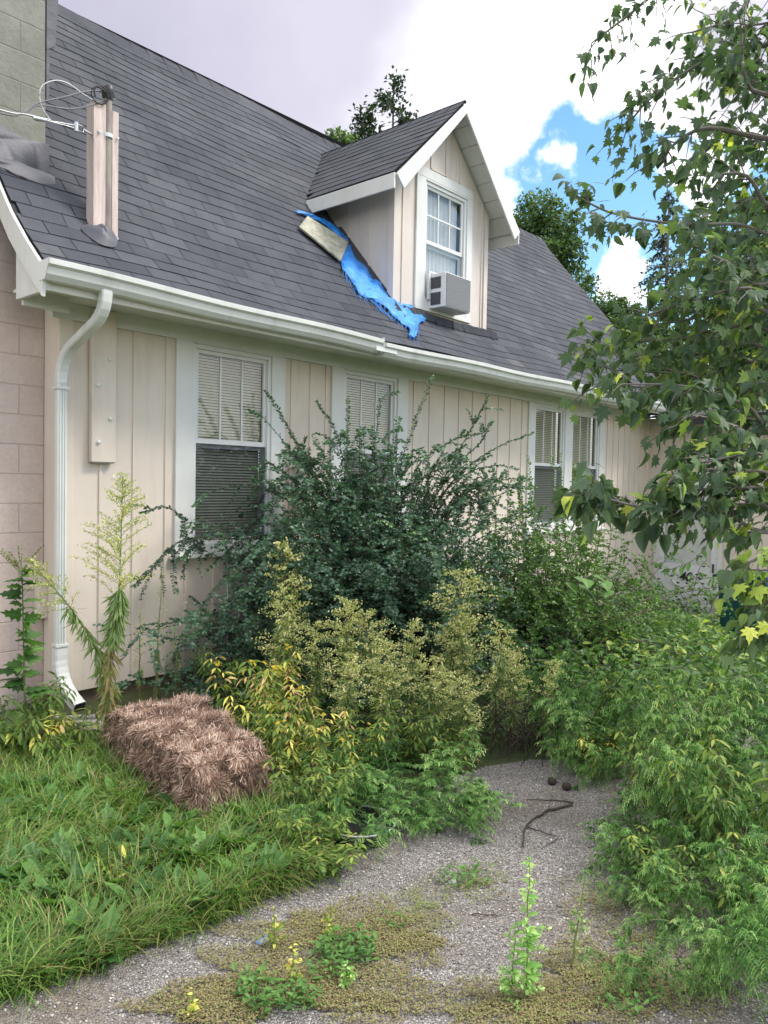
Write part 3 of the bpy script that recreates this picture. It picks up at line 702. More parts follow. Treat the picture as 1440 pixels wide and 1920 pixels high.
for zz in (3.28, 3.97):
    g = Geo(); th = np.linspace(0, pi, 9)
    out = [(2.775, 5.078)]+[(2.855-.036*cos(t_), 5.102-.036*sin(t_)) for t_ in th]+[(2.93, 5.100)]
    for k in range(len(out)-1):
        (xa_, ya_), (xb_, yb_) = out[k], out[k+1]
        g.add([(xa_, ya_, zz-.013), (xb_, yb_, zz-.013), (xb_, yb_, zz+.013), (xa_, ya_, zz+.013)], [(0, 1, 2, 3)])
    st = g.build('pipe_strap', M['strapm'], ms, offset=MO)
    for xs_ in (2.787, 2.918): g = Geo(); g.tube([(xs_, 5.077, zz), (xs_, 5.068, zz)], .008, 7, cap=True); g.build('bolt', M['steel'], st, offset=MO)
g = Geo(); c0 = np.array([2.855, 5.10, 4.25]); th = np.linspace(0, 2*pi, 13)
g.tube([c0+[0, 0, -.03], c0+[0, 0, 0], c0+[0, -.005, .03], c0+[.01, -.02, .055], c0+[.01, -.03, .062]], [.034, .040, .042, .028, .005], 12, cap=True)
g.build('weatherhead', M['black'], ms, offset=MO, smooth=True)
g = Geo(); br = roof_at(190, 452, 0.0); pts = []
for k in range(18):
    a_ = k/18*2*pi; q = br+np.array([cos(a_)*.125*(1+.15*sin(3*a_)), 0, 0]); ds = sin(a_)*.12
    q = roofp(q[0], (q[1]-EY)/cos(A1)+ds+.02, .016); pts.append(q)
blob(g, pts, np.array([0, 0, .0]), h=.06, normal=np.array([0, -.5, .8])); g.build('roof_boot', M['tar'], ms, offset=MO, smooth=True)
g = Geo(); g.box(2.79, 2.975, WY-.055, WY-.013, 1.72, 2.79); bd = g.build('wall_board', M['siding'], ms, offset=MO, bevel=.004)
for (xx_, zz) in [(2.925, 2.45), (2.835, 2.26), (2.93, 2.03), (2.84, 1.86)]: g = Geo(); g.tube([(xx_, WY-.054, zz), (xx_, WY-.068, zz), (xx_, WY-.073, zz)], [.015, .014, .004], 8, cap=True); g.build('bolt', M['trim'], bd, offset=MO)
g = Geo(); g.box(2.80, 2.965, WY-.05, WY-.0135, 1.713, 1.7195); g.build('end_cap', M['conduit'], bd, offset=MO)
# cables
def catm(pts, n=8):
    pts = np.array(pts, float); p = np.vstack([2*pts[0]-pts[1], pts, 2*pts[-1]-pts[-2]]); out = []
    for k in range(1, len(p)-2):
        for t in np.linspace(0, 1, n, endpoint=False):
            out.append(.5*((2*p[k])+(-p[k-1]+p[k+1])*t+(2*p[k-1]-5*p[k]+4*p[k+1]-p[k+2])*t*t+(-p[k-1]+3*p[k]-3*p[k+1]+p[k+2])*t**3))
    out.append(pts[-1]); return np.array(out)
def cp(px, py, y=5.08): return on(px, py, 1, y)
def cabl(name, label, pts, r, mat):
    g = Geo(); c = catm(pts); o0 = c[-1]; g.tube(c, r, 6, cap=True); o = g.build(name, mat, offset=o0, smooth=True); o.location = o0; tag(o, label, 'cable', 'service cables on the mast'); return o
cabl('service_cable', 'pale thick drop cable coming in from the left to the mast', [cp(-500, 60), cp(-200, 140), cp(0, 206), cp(45, 214), cp(75, 221), cp(95, 225)], .006, M['cablew'])
cabl('service_cable', 'dark cable swept across to the loop at the weatherhead', [cp(-500, 75), cp(-200, 150), cp(0, 212), cp(42, 212), cp(70, 194), cp(120, 182), cp(160, 172), cp(200, 170)], .0055, M['cable'])
cabl('service_cable', 'dark cable sagging just under the weatherhead', [cp(44, 214), cp(66, 200), cp(85, 198), cp(130, 204), cp(165, 199), cp(195, 188), cp(218, 186)], .005, M['cable'])
cabl('service_cable', 'pale cable arching highest before the weatherhead', [cp(92, 222), cp(80, 205), cp(74, 180), cp(80, 160), cp(105, 151), cp(130, 158), cp(155, 176), cp(175, 188)], .0045, M['cablew'])
g = Geo(); th = np.linspace(0, 2*pi*1.6, 34); cc = cp(188, 178, 5.06)
g.tube(np.array([cc+[cos(t)*.055, sin(t*.5)*.02, sin(t)*.055] for t in th]), .0055, 6); o = g.build('cable_loop', M['black'], offset=cc, smooth=True); o.location = cc; tag(o, 'coiled black cable loop on top of the weatherhead', 'cable', 'service cables on the mast')
g = Geo(); pa, pb = cp(62, 221), cp(88, 226); g.tube([pa, pa+(pb-pa)*.2, pa+(pb-pa)*.9, pb], [.008, .015, .013, .006], 8, cap=True)
pc = cp(143, 238)
for o_ in (-.009, .009): g.tube([pb, pb+(pc-pb)*.3+[0, 0, o_*.4], pc+[0, 0, o_]], .0035, 5)
g.tube([pc+[-.01, 0, .022], pc+[.045, 0, .02], pc+[.05, 0, -.02], pc+[-.01, 0, -.022], pc+[-.012, 0, .02]], .006, 6); g.tube([pc+[0, 0, -.03], pc+[0, 0, .03]], .014, 8, cap=True); g.tube([pc+[.045, 0, 0], (2.757, 5.11, pc[2])], .008, 6)
o = g.build('cable_clamp', M['steel'], offset=pc, smooth=True); o.location = pc; tag(o, 'pale metal wedge clamp and insulator hooked to the side of the mast post', 'cable clamp')

# ================================================================== air conditioner in dormer window
ac = empty('air_conditioner', (6.80, 5.2, 3.56)); tag(ac, 'white window air conditioner with grey back grille hanging from the dormer window', 'air conditioner'); AO = (6.80, 5.2, 3.56)
ax0, ax1, ay0, ay1, az0, az1 = 6.60, 7.05, 4.97, 5.19, 3.47, 3.83
g = Geo(); g.box(ax0, ax1, ay0+.012, ay1+.02, az0, az1); g.build('casing', M['white'], ac, offset=AO, bevel=.008)
g = Geo(); g.box(ax0+.012, ax1-.008, ay0+.002, ay0+.0115, az0+.012, az1-.012)
for k in range(22): zz = az0+.025+k*.015; g.box(ax0+.02, ax1-.015, ay0-.002, ay0+.0015, zz, zz+.006)
g.build('grille', M['grille'], ac, offset=AO)
g = Geo(); g.box(ax0-.004, ax0-.0005, ay0+.07, ay1-.02, az0+.20, az1-.04); g.box(ax0-.004, ax0-.0005, ay0+.07, ay1-.02, az0+.03, az0+.16)
g.build('side_vent', M['vent'], ac, offset=AO)
g = Geo(); g.box(6.56, 6.595, 5.17, 5.195, 3.56, 3.84); g.box(7.055, 7.235, 5.17, 5.195, 3.56, 3.84); g.box(6.56, 7.23, 5.17, 5.195, 3.842, 3.86); g.build('side_panel', M['white'], ac, offset=AO)

# ================================================================== tarp and board on the roof
m, nt, bs, out = newmat('blue_tarp'); f_ = noise(nt, 9, 5, .6)
nt.links.new(ramp(nt, f_, [(.3, (.012, .15, .50)), (.55, (.03, .27, .78)), (.75, (.12, .42, .88))]), bs.inputs['Base Color']); bs.inputs['Roughness'].default_value = .4; bump(nt, bs, noise(nt, 22, 5, .7), .7, .02); M['tarp'] = m
g = Geo()
Ls = [(553, 400), (590, 418), (630, 445), (634, 480), (640, 508), (664, 545), (692, 565), (716, 578), (744, 606), (764, 622), (768, 641)]
Rs = [(563, 403), (612, 420), (650, 452), (658, 476), (692, 516), (728, 532), (748, 562), (778, 588), (794, 604), (782, 612), (779, 638)]
rws = []; r_t = np.random.default_rng(8)
La, Ra = catm([(a_, b_, 0) for a_, b_ in Ls], 5), catm([(a_, b_, 0) for a_, b_ in Rs], 5)
for k in range(len(La)):
    row = []; La[k] += [3*sin(k*.9)+r_t.normal(0, 1.5), 2.5*sin(k*.7+1), 0]; Ra[k] += [r_t.normal(0, 1), r_t.normal(0, 1), 0]
    for u in np.linspace(0, 1, 9):
        q = La[k]*(1-u)+Ra[k]*u; lift = .022+.026*abs(sin(u*7+k*.9))*sin(pi*min(max(u, .08), .92))+.012*sin(k*1.3+u*9)
        row.append(roof_at(q[0], q[1], lift))
    rws.append(row)
V = np.array(rws).reshape(-1, 3); F = [(k*9+i, k*9+i+1, (k+1)*9+i+1, (k+1)*9+i) for k in range(len(La)-1) for i in range(8)]
g.add(V, F)
r = np.random.default_rng(5)
for k in range(90):                                # frayed threads
    e = La[int(r.integers(14, len(La)))] if k < 66 else np.array([r.uniform(764, 784), r.uniform(610, 640), 0])
    a0 = roof_at(e[0], e[1], .03); L = r.uniform(.05, .16)
    g.tube(catm([a0, a0+[r.normal(-.02, .02), -.2*L, -.5*L], a0+[r.normal(-.04, .03), -.45*L, -.85*L]], 3)+[0, -.012, 0], [.002]*7, 3)
for e in ((660, 520), (676, 548), (690, 560)):
    q = [roof_at(e[0]+k*9+r.normal(0, 2), e[1]+k*9, .02) for k in range(6)]; g.tube(catm(q, 3), .004, 4)
o0 = V.mean(0); o = g.build('tarp', M['tarp'], offset=o0, smooth=True); o.location = o0; tag(o, 'torn crumpled bright blue tarp strip with frayed ends along the dormer foot', 'tarp')
so = o.modifiers.new('solid', 'SOLIDIFY'); so.thickness = .003
m, nt, bs, _ = newmat('weathered_board'); c = ramp(nt, noise(nt, 14, 8, .8), [(.32, (.13, .125, .10)), (.5, (.33, .32, .25)), (.72, (.50, .48, .38))]); nt.links.new(c, bs.inputs['Base Color']); bs.inputs['Roughness'].default_value = .85; M['board'] = m
q0, q1, q2, q3 = roof_at(571, 414, .06), roof_at(648, 462, .06), roof_at(634, 496, .05), roof_at(556, 432, .05)
g = Geo(); dn = np.array([0, .018*sin(A2), -.018*cos(A2)]); g.add([q0, q1, q2, q3, q0+dn, q1+dn, q2+dn, q3+dn], [(0, 1, 2, 3), (7, 6, 5, 4), (0, 4, 5, 1), (1, 5, 6, 2), (2, 6, 7, 3), (3, 7, 4, 0)])
o = g.build('board', M['board'], offset=q3, bevel=.002); o.location = q3; tag(o, 'weathered yellowish board lying on the roof shingles over the tarp', 'board')
# ================================================================== LEAF TEMPLATES (x width, y length, z up)
def lance(w=.28, droop=.25, fold=.12, seg=4, peak=.4):
    V = [(0, 0, 0)]; F = []
    for k in range(1, seg):
        t = k/seg; ww = w*.5*(sin(pi*min(t/peak*.5, .5)) if t < peak else cos(pi*.5*(t-peak)/(1-peak)))
        z = -droop*t*t; V += [(-ww, t, z+fold*ww*2), (0, t, z), (ww, t, z+fold*ww*2)]
    V.append((0, 1-.06*droop, -droop)); e = len(V)-1
    F += [(0, 2, 1, 1), (0, 3, 2, 2)]
    for k in range(seg-2):
        a = 1+3*k; F += [(a, a+1, a+4, a+3), (a+1, a+2, a+5, a+4)]
    a = 1+3*(seg-2); F += [(a, a+1, e, e), (a+1, a+2, e, e)]
    T = []
    for f in F:
        q = list(dict.fromkeys(f))
        T += [tuple(q)] if len(q) == 3 else [(q[0], q[1], q[2]), (q[0], q[2], q[3])]
    return np.array(V), T
LANCE = lance(); LANCE_W = lance(.42, .3, .1, 4, .35); NARROW = lance(.13, .45, .02, 5, .4); OVAL = lance(.55, .15, .15, 3, .5); SMALL = (np.array([(0, 0, 0), (-.30, .5, .05), (.30, .5, .05), (0, 1, -.08)]), [(0, 2, 1), (1, 2, 3)])
THIN = (np.array([(0, 0, 0), (-.05, .5, -.10), (.05, .5, -.10), (0, 1, -.42)]), [(0, 2, 1), (1, 2, 3)])
HEART = lance(.85, .3, .12, 5, .3)
def lobed(out, droop=.35, cup=.1):
    V = [(0, .12, 0)]+[(x, y, -droop*(x*x*.6+max(y, 0)**2*.6)+cup*abs(x)*.4) for x, y in out]; n = len(out)
    return np.array(V), [(0, 1+(k+1) % n, 1+k) for k in range(n)]
half = [(0, 0), (.16, -.08), (.34, -.04), (.26, .08), (.50, .14), (.62, .22), (.46, .30), (.40, .36), (.56, .58), (.36, .54), (.22, .52), (.20, .72), (.08, .82)]
MAPLE = lobed([(-x, y) for x, y in half]+[(0, 1.06)]+[(x, y) for x, y in half[::-1]][:-1])
half2 = [(0, 0), (.10, .08), (.28, .12), (.40, .22), (.24, .28), (.20, .36), (.36, .50), (.22, .54), (.14, .60), (.20, .76), (.08, .80)]
JAG = lobed([(-x, y) for x, y in half2]+[(0, 1.05)]+[(x, y) for x, y in half2[::-1]][:-1], .3)
TUFT = (np.array([(0, 0, 0), (-.5, .6, 0), (.5, .6, 0), (0, 1, 0), (0, .6, -.5), (0, .6, .5)]), [(0, 1, 3), (0, 3, 2), (0, 4, 3), (0, 3, 5)])
PETALS = []
V = [(0, 0, .02)]; F = []
for k in range(8):
    a_ = k/8*2*pi; V += [(cos(a_-.25)*.6, sin(a_-.25)*.6, .03), (cos(a_)*1.0, sin(a_)*1.0, -.08), (cos(a_+.25)*.6, sin(a_+.25)*.6, .03)]; F += [(0, 1+3*k, 2+3*k), (0, 2+3*k, 3+3*k)]
PETALS = (np.array(V), F)
M['shrub'] = leafmat('shrub_leaf', [(0, (.022, .054, .036)), (.5, (.046, .100, .058)), (.85, (.085, .155, .080)), (1, (.22, .40, .10))], .2, .42, .5)
M['shrubtwig'] = plain('shrub_twig', (.10, .075, .055), .8)
M['light'] = leafmat('light_leaf', [(0, (.03, .07, .022)), (.5, (.07, .14, .035)), (.85, (.14, .23, .055)), (1, (.30, .36, .09))], .35)
M['seed'] = leafmat('seed_heads', [(0, (.22, .27, .08)), (.5, (.42, .46, .17)), (.85, (.62, .62, .28)), (1, (.82, .78, .50))], .3, .8, .1, (1.05, 1.05, .8), gain=1.2)
M['weedleaf'] = leafmat('narrow_leaf', [(0, (.17, .12, .06)), (.2, (.16, .17, .05)), (.5, (.10, .17, .05)), (.8, (.19, .26, .10)), (1, (.40, .42, .22))], .35)
M['yellow'] = leafmat('yellowing_leaf', [(0, (.055, .11, .025)), (.45, (.12, .19, .035)), (.7, (.34, .36, .08)), (.9, (.66, .58, .14)), (1, (.68, .45, .25))], .4)
M['petal'] = leafmat('petal', [(0, (.75, .50, .03)), (1, (.85, .65, .06))], .3, gain=1.0)
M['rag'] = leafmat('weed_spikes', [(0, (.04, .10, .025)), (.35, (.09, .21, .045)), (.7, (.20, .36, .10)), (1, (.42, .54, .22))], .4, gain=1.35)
M['ragleaf'] = leafmat('weed_leaf', [(0, (.020, .055, .016)), (.5, (.042, .105, .026)), (1, (.10, .20, .045))], .35)
M['maple'] = leafmat('maple_leaf', [(0, (.034, .062, .036)), (.5, (.062, .100, .054)), (.85, (.105, .155, .068)), (.93, (.20, .28, .06)), (1, (.46, .48, .09))], .48, .45, .4, gain=1.75)
M['grass'] = leafmat('grass_blade', [(0, (.30, .25, .12)), (.12, (.20, .21, .07)), (.3, (.055, .13, .025)), (.65, (.11, .23, .04)), (1, (.27, .38, .09))], .35, .45, .35, gain=1.1)
M['mat'] = leafmat('knotweed', [(0, (.14, .10, .06)), (.3, (.27, .22, .12)), (.7, (.33, .31, .14)), (1, (.19, .26, .07))], .3, .7, .2, gain=1.0)
M['straw'] = tintmat('straw', [(0, (.06, .036, .025)), (.4, (.24, .145, .10)), (.75, (.50, .33, .245)), (1, (.78, .62, .50))], .8)
M['pine'] = leafmat('needle', [(0, (.02, .035, .025)), (1, (.06, .09, .05))], .15)
M['bgleaf'] = leafmat('far_leaf', [(0, (.03, .06, .025)), (.6, (.06, .11, .035)), (1, (.11, .17, .05))], .3)

rr = rng
def unit(v): v = np.asarray(v, float); return v/(np.linalg.norm(v, axis=-1, keepdims=True)+1e-9)
def path(p0, d0, L, droop=.3, n=9, wob=.03, r=rr):
    t = np.linspace(0, 1, n)[:, None]; p = np.asarray(p0)+L*(unit(d0)*t)+np.array([0, 0, -1.])*droop*L*t*t
    w = np.cumsum(r.normal(0, wob*L/n, (n, 3)), 0); w[0] = 0; return p+w
def along(pts, n, t0=0, t1=1, jit=.3, r=rr):
    t = np.linspace(t0, t1, n)+r.uniform(-jit, jit, n)*(t1-t0)/max(n, 1); t = np.clip(t, 0, 1)*(len(pts)-1)
    i = np.minimum(t.astype(int), len(pts)-2); f = (t-i)[:, None]
    p = pts[i]*(1-f)+pts[i+1]*f; tg = unit(pts[i+1]-pts[i]); return p, tg, t/(len(pts)-1)
def perp(tg, ang):
    ref = np.where(np.abs(tg[:, 2:3]) < .9, np.array([[0, 0, 1.]]), np.array([[1., 0, 0]])); a = unit(np.cross(tg, ref)); b = np.cross(tg, a)
    return a*np.cos(ang)[:, None]+b*np.sin(ang)[:, None]
def leafy(g, pts, tm, n, size, open_=1.0, tint=(.2, .8), t0=0, t1=1, down=0.0, flat=False, r=rr, pair=False, taper=.3, upn=.7):
    if n < 1: return
    p, tg, t = along(pts, n, t0, t1, r=r)
    if flat: ang = np.where(np.arange(n) % 2 == 0, 0, pi)+r.normal(0, .35, n)
    else: ang = r.uniform(0, 2*pi, n)
    rad = perp(tg, ang); d = tg*(1-open_*.6)+rad*open_+np.array([0, 0, -down])
    up = np.array([0, -.25, 1.])+tg*.3+r.normal(0, upn, (n, 3)); s = size*r.uniform(.7, 1.15, n)*(1-taper*t)
    g.stamp(tm, p, d, up, s, r.uniform(tint[0], tint[1], n))
def mkthing(name, parts, loc, label, cat, group=None, rz=0):      # parts: list of (name, Geo, mat), built round the origin
    e = empty(name, tuple(loc), rz); tag(e, label, cat, group)
    for nm, g, mt in parts:
        if g.n: g.build(nm, mt, e)
    return e

# ================================================================== hay bale
def bal(px, py, z): return on(px, py, 2, z)
HB = .30
tl, tr_, br_, bl_ = bal(354, 1420, HB), bal(484, 1392, HB), bal(362, 1301, HB), bal(212, 1328, HB)
# corner order: front-left, front-right, back-right, back-left (top face)
bc = (tl+tr_+br_+bl_)/4; bc[2] = 0
bale = empty('hay_bale', tuple(bc)); tag(bale, 'weathered brown hay bale lying in the grass by the house wall', 'hay bale')
g = Geo(); r = np.random.default_rng(11)
cs = [np.array([c[0], c[1], 0])-bc*[1, 1, 0] for c in (tl, tr_, br_, bl_)]
cs[0] = cs[0]+.02*unit(cs[0]-cs[2])
def bq(u, v, w):                                   # inside coordinates 0..1
    u = u*1.06-.03; v = v*1.08-.06
    a = cs[0]*(1-u)+cs[1]*u; b = cs[3]*(1-u)+cs[2]*u; p = a*(1-v)+b*v
    edge_ = max(0, 4*u*(1-u)*4*v*(1-v)); h = HB*(.97+.03*min(1, edge_*2.5))+.012*sin(u*9+v*13)+.018*sin(v*17)
    bul = 1+.05*sin(pi*w); p = p*np.array([bul, bul, 1]); p[2] = -.02+(h+.02)*w; return p
faces = []
N1 = 14
for (fn) in (lambda s, t: (s, t, 1.0), lambda s, t: (s, 0.0, t), lambda s, t: (0.0, s, t), lambda s, t: (1.0, s, t), lambda s, t: (s, 1.0, t)):
    V = [bq(*fn(s, t))*np.array([.97, .97, .97])+r.normal(0, .004, 3) for s in np.linspace(0, 1, N1) for t in np.linspace(0, 1, N1)]
    g.add(V, [(i*N1+j, (i+1)*N1+j, (i+1)*N1+j+1, i*N1+j+1) for i in range(N1-1) for j in range(N1-1)], .12)
g.build('bale_core', M['straw'], bale)
g = Geo(); STR = (np.array([(-.5, 0, 0), (.5, 0, 0), (.5, .5, .03), (-.5, .5, .03), (.3, 1, 0), (-.3, 1, 0)]), [(0, 1, 2), (0, 2, 3), (3, 2, 4), (3, 4, 5)])
def straws(n, fn, nrm, lay, tm_=.45):
    n = int(n*1.7)
    s, t = r.random(n), r.random(n); Pp = np.array([bq(*fn(a, b)) for a, b in zip(s, t)])
    nr = unit(np.asarray(nrm)); d = unit(lay+r.normal(0, .45, (n, 3))+.85*np.stack([np.sin(Pp[:, 0]*61+Pp[:, 2]*43), np.sin(Pp[:, 1]*57+Pp[:, 0]*31+1), np.sin(Pp[:, 2]*47+Pp[:, 1]*39+2)], 1)+nr*r.uniform(-.1, .14, n)[:, None])
    g.stamp(STR, Pp-nr*.004, d, nr+r.normal(0, .5, (n, 3)), np.stack([r.uniform(.0014, .0034, n), r.uniform(.018, .052, n), np.ones(n)*.05], 1), np.clip(r.normal(tm_, .26, n)+.22*np.sin(Pp[:, 0]*33+1.5*np.sin(Pp[:, 1]*21))*np.sin(Pp[:, 1]*27), 0, 1))
ex = unit(cs[1]-cs[0]); ey = unit(cs[3]-cs[0])
straws(10000, lambda s, t: (s, t, 1.0), (0, 0, 1), ex*.3, .68)  # top straws tinted lighter than the sides, as light from above
straws(5200, lambda s, t: (s, 0.0, t), -ey, np.array([0, 0, -.9]))
straws(6500, lambda s, t: (0.0, s, t), -ex, np.array([0, 0, -.9]))
straws(2500, lambda s, t: (1.0, s, t), ex, np.array([0, 0, -.9]))
for fn, nr in ((lambda s, t: (0.0, s, .96+.04*t), -ex), (lambda s, t: (s, 0.0, .95+.05*t), -ey), (lambda s, t: (1.0, s, .95+.05*t), ex), (lambda s, t: (s, 1.0, .95+.05*t), ey), (lambda s, t: (.02*t, .0+.02*s, s), -ex-ey), (lambda s, t: (1-.02*t, .02*s, s), ex-ey)):
    straws(500, fn, nr+np.array([0, 0, .6]), nr*.2+np.array([0, 0, -.5]))
g.build('straw', M['straw'], bale)

# ================================================================== grass
GRASS_PX = [(-30, 1880), (70, 1858), (190, 1820), (270, 1780), (380, 1742), (460, 1702), (540, 1668), (590, 1640), (590, 1600), (560, 1560)]
gp = [(-3, 1.5), (-1.0, 2.0), (.3, 2.2)]+[tuple(Gp(*p)[:2]) for p in GRASS_PX]+[(2.55, 3.0), (2.75, 3.4), (2.75, 4.0), (2.2, 4.35), (1.6, 4.75), (-3, 4.9)]
def clump(cx, cy, sp): return cx+rng.normal(0, sp), cy+rng.normal(0, sp)
nC = 5200
x = rng.uniform(-.4, 3.0, nC*2); y = rng.uniform(1.6, 5.1, nC*2); k = inpoly(x, y, gp); x, y = x[k], y[k]
# keep off the bale and the dripping corner
bpoly = [(c+bc)[:2]+unit((c)[:2])*.15 for c in cs]
k = ~inpoly(x, y, bpoly); x, y = x[k], y[k]
g = Geo(); seg = 5
def blades(cx, cy, per, L0, L1, wd, lean, tint_c=.55, tsd=.2):
    n = len(cx)*per; bx_ = np.repeat(cx, per)+rng.normal(0, .018, n); by_ = np.repeat(cy, per)+rng.normal(0, .018, n)
    flow = 2.2*np.sin(cx*2.7+1.3*np.sin(cy*3.1))+1.9*np.sin(cy*3.9+cx*1.1)-1.2; a0 = np.repeat(flow+rng.normal(0, .55, len(cx)), per); a = a0+rng.normal(0, 1.25, n); L = rng.uniform(L0, L1, n)*np.repeat(.75+.5*rng.random(len(cx)), per)
    dirx, diry = np.cos(a)+lean[0], np.sin(a)+lean[1]; ln = np.hypot(dirx, diry); dirx, diry = dirx/ln, diry/ln
    th0 = np.abs(rng.normal(.5, .3, n)); bend = rng.uniform(.7, 2.4, n)
    t = np.linspace(0, 1, seg); th = th0[:, None]+bend[:, None]*t[None]**1.2; th = np.minimum(th, 1.75)
    dl_ = L[:, None]/(seg-1); hx = np.concatenate([np.zeros((n, 1)), np.cumsum(np.sin(th[:, :-1])*dl_, 1)], 1); hz = np.concatenate([np.zeros((n, 1)), np.cumsum(np.cos(th[:, :-1])*dl_, 1)], 1)
    hz = np.maximum(hz, .004*np.arange(seg))
    wv = wd*rng.uniform(.6, 1.3, n)[:, None]*np.array([.8, 1, .85, .6, .1])[None]*.5
    px_, py_ = bx_[:, None]+hx*dirx[:, None], by_[:, None]+hx*diry[:, None]
    sx_, sy_ = -diry[:, None]*wv, dirx[:, None]*wv
    V = np.stack([np.stack([px_-sx_, py_-sy_, hz], -1), np.stack([px_+sx_, py_+sy_, hz+wv*.3], -1)], 2).reshape(n, seg*2, 3)
    base = (np.arange(n)*seg*2)[:, None, None]; F = np.array([(2*k, 2*k+1, 2*k+3, 2*k+2) for k in range(seg-1)])[None]+base
    patch_ = .12*np.sin(bx_*3.1+by_*2.3)+.10*np.sin(bx_*7.7-by_*5.1)+np.repeat(rng.normal(0, .17, len(cx)), per)
    ti = np.clip(rng.normal(tint_c, tsd, n)+patch_, 0.13, 1); ti[rng.random(n) < .06] = rng.uniform(0, .1)
    g.add(V.reshape(-1, 3), F.reshape(-1, 4), np.repeat(ti, seg*2))
blades(x, y, 14, .07, .21, .0046, (.0, -.25), .50, .26)
# matted fringe falling over the drive
ex_, ey_ = [], []
pe = np.array([Gp(*p)[:2] for p in GRASS_PX])
for k in range(len(pe)-1):
    for t in np.linspace(0, 1, 46): q = pe[k]*(1-t)+pe[k+1]*t+np.array([-.06, .09])*rng.uniform(0, 1.2); ex_.append(q[0]); ey_.append(q[1])
blades(np.array(ex_), np.array(ey_), 9, .09, .19, .004, (.35, -.8), .36, .2)
tag(g.build('grass', M['grass']), 'long lush green grass flopping over the edge of the gravel', 'grass', kind='stuff')

# broad leaves among the grass
g = Geo(); n = 60
for k in range(110):
    px_, py_ = rng.uniform(0, 620), rng.uniform(1480, 1830); q = Gp(px_, py_)
    if not inpoly(np.array([q[0]]), np.array([q[1]]), gp)[0]: continue
    m_ = int(rng.integers(5, 10)); a = rng.uniform(0, 2*pi, m_); d = np.stack([np.cos(a), np.sin(a), rng.uniform(.5, 1.6, m_)], 1)
    g.stamp(lance(.25, .35, .1, 4, .6) if k % 2 else JAG, np.repeat([q], m_, 0)+[0, 0, .03], d, [0, 0, 1.], rng.uniform(.09, .17, m_), rng.uniform(.3, 1, m_))
tag(g.build('lawn_weeds', M['ragleaf']), 'small broad leaved weeds scattered through the lush grass', 'weeds', kind='stuff')

# ================================================================== low mats on the gravel
def ell(px, py, rx, ry, ang=0): return (px, py, rx, ry, ang)
g = Geo(); N = 0
for (px_, py_, rx, ry, dn) in [(640, 1745, 150, 42, 9000), (560, 1840, 200, 55, 13000), (790, 1700, 60, 45, 900), (740, 1760, 90, 40, 4600), (400, 1890, 110, 35, 4800), (1000, 1890, 150, 45, 7200), (1120, 1830, 110, 50, 6000), (1250, 1860, 110, 50, 2600), (890, 1655, 55, 30, 900), (700, 1890, 120, 26, 1700), (1120, 1690, 70, 40, 1200), (1200, 1760, 110, 50, 1700)]:
    a = rng.uniform(0, 2*pi, dn); rd = rng.random(dn)**.72*1.15*(1+.3*np.sin(a*3+px_)+.2*np.sin(a*7+py_)); X_, Y_ = px_+np.cos(a)*rd*rx, py_+np.sin(a)*rd*ry
    Q = np.array([on(u, v, 2, .008) for u, v in zip(X_, Y_)]); aa = rng.uniform(0, 2*pi, dn); d = np.stack([np.cos(aa), np.sin(aa), rng.uniform(-.1, .6, dn)], 1)
    gr = rng.random(dn) < (.8 if (px_ in (790, 890)) else .12)
    g.stamp(SMALL, Q+np.stack([np.zeros(dn)]*2+[rng.uniform(0, .014, dn)], 1), d, [0, 0, 1.], rng.uniform(.005, .012, dn), np.where(gr, rng.uniform(.85, 1, dn), rng.uniform(0, .8, dn)))
tag(g.build('ground_cover', M['mat']), 'dry olive knotweed mats creeping over the gravel drive', 'ground cover', kind='stuff')
g = Geo()
for (px_, py_, rx, ry, dn) in [(650, 1790, 60, 30, 300), (520, 1880, 80, 30, 200), (610, 1830, 40, 20, 60), (870, 1650, 50, 18, 80), (1180, 1890, 60, 25, 60), (740, 1740, 20, 12, 20), (470, 1850, 40, 20, 40)]:
    a = rng.uniform(0, 2*pi, dn); rd = np.sqrt(rng.random(dn)); X_, Y_ = px_+np.cos(a)*rd*rx, py_+np.sin(a)*rd*ry
    Q = np.array([on(u, v, 2, .01) for u, v in zip(X_, Y_)]); aa = rng.uniform(0, 2*pi, dn); d = np.stack([np.cos(aa), np.sin(aa), rng.uniform(0, .9, dn)], 1)
    g.stamp(OVAL, Q+np.stack([np.zeros(dn)]*2+[rng.uniform(0, .05, dn)], 1), d, [0, 0, 1.], rng.uniform(.014, .032, dn), rng.uniform(.5, 1, dn))
tag(g.build('clover_patches', M['ragleaf']), 'bright green clover like patches growing in the dry mats', 'ground cover', kind='stuff')

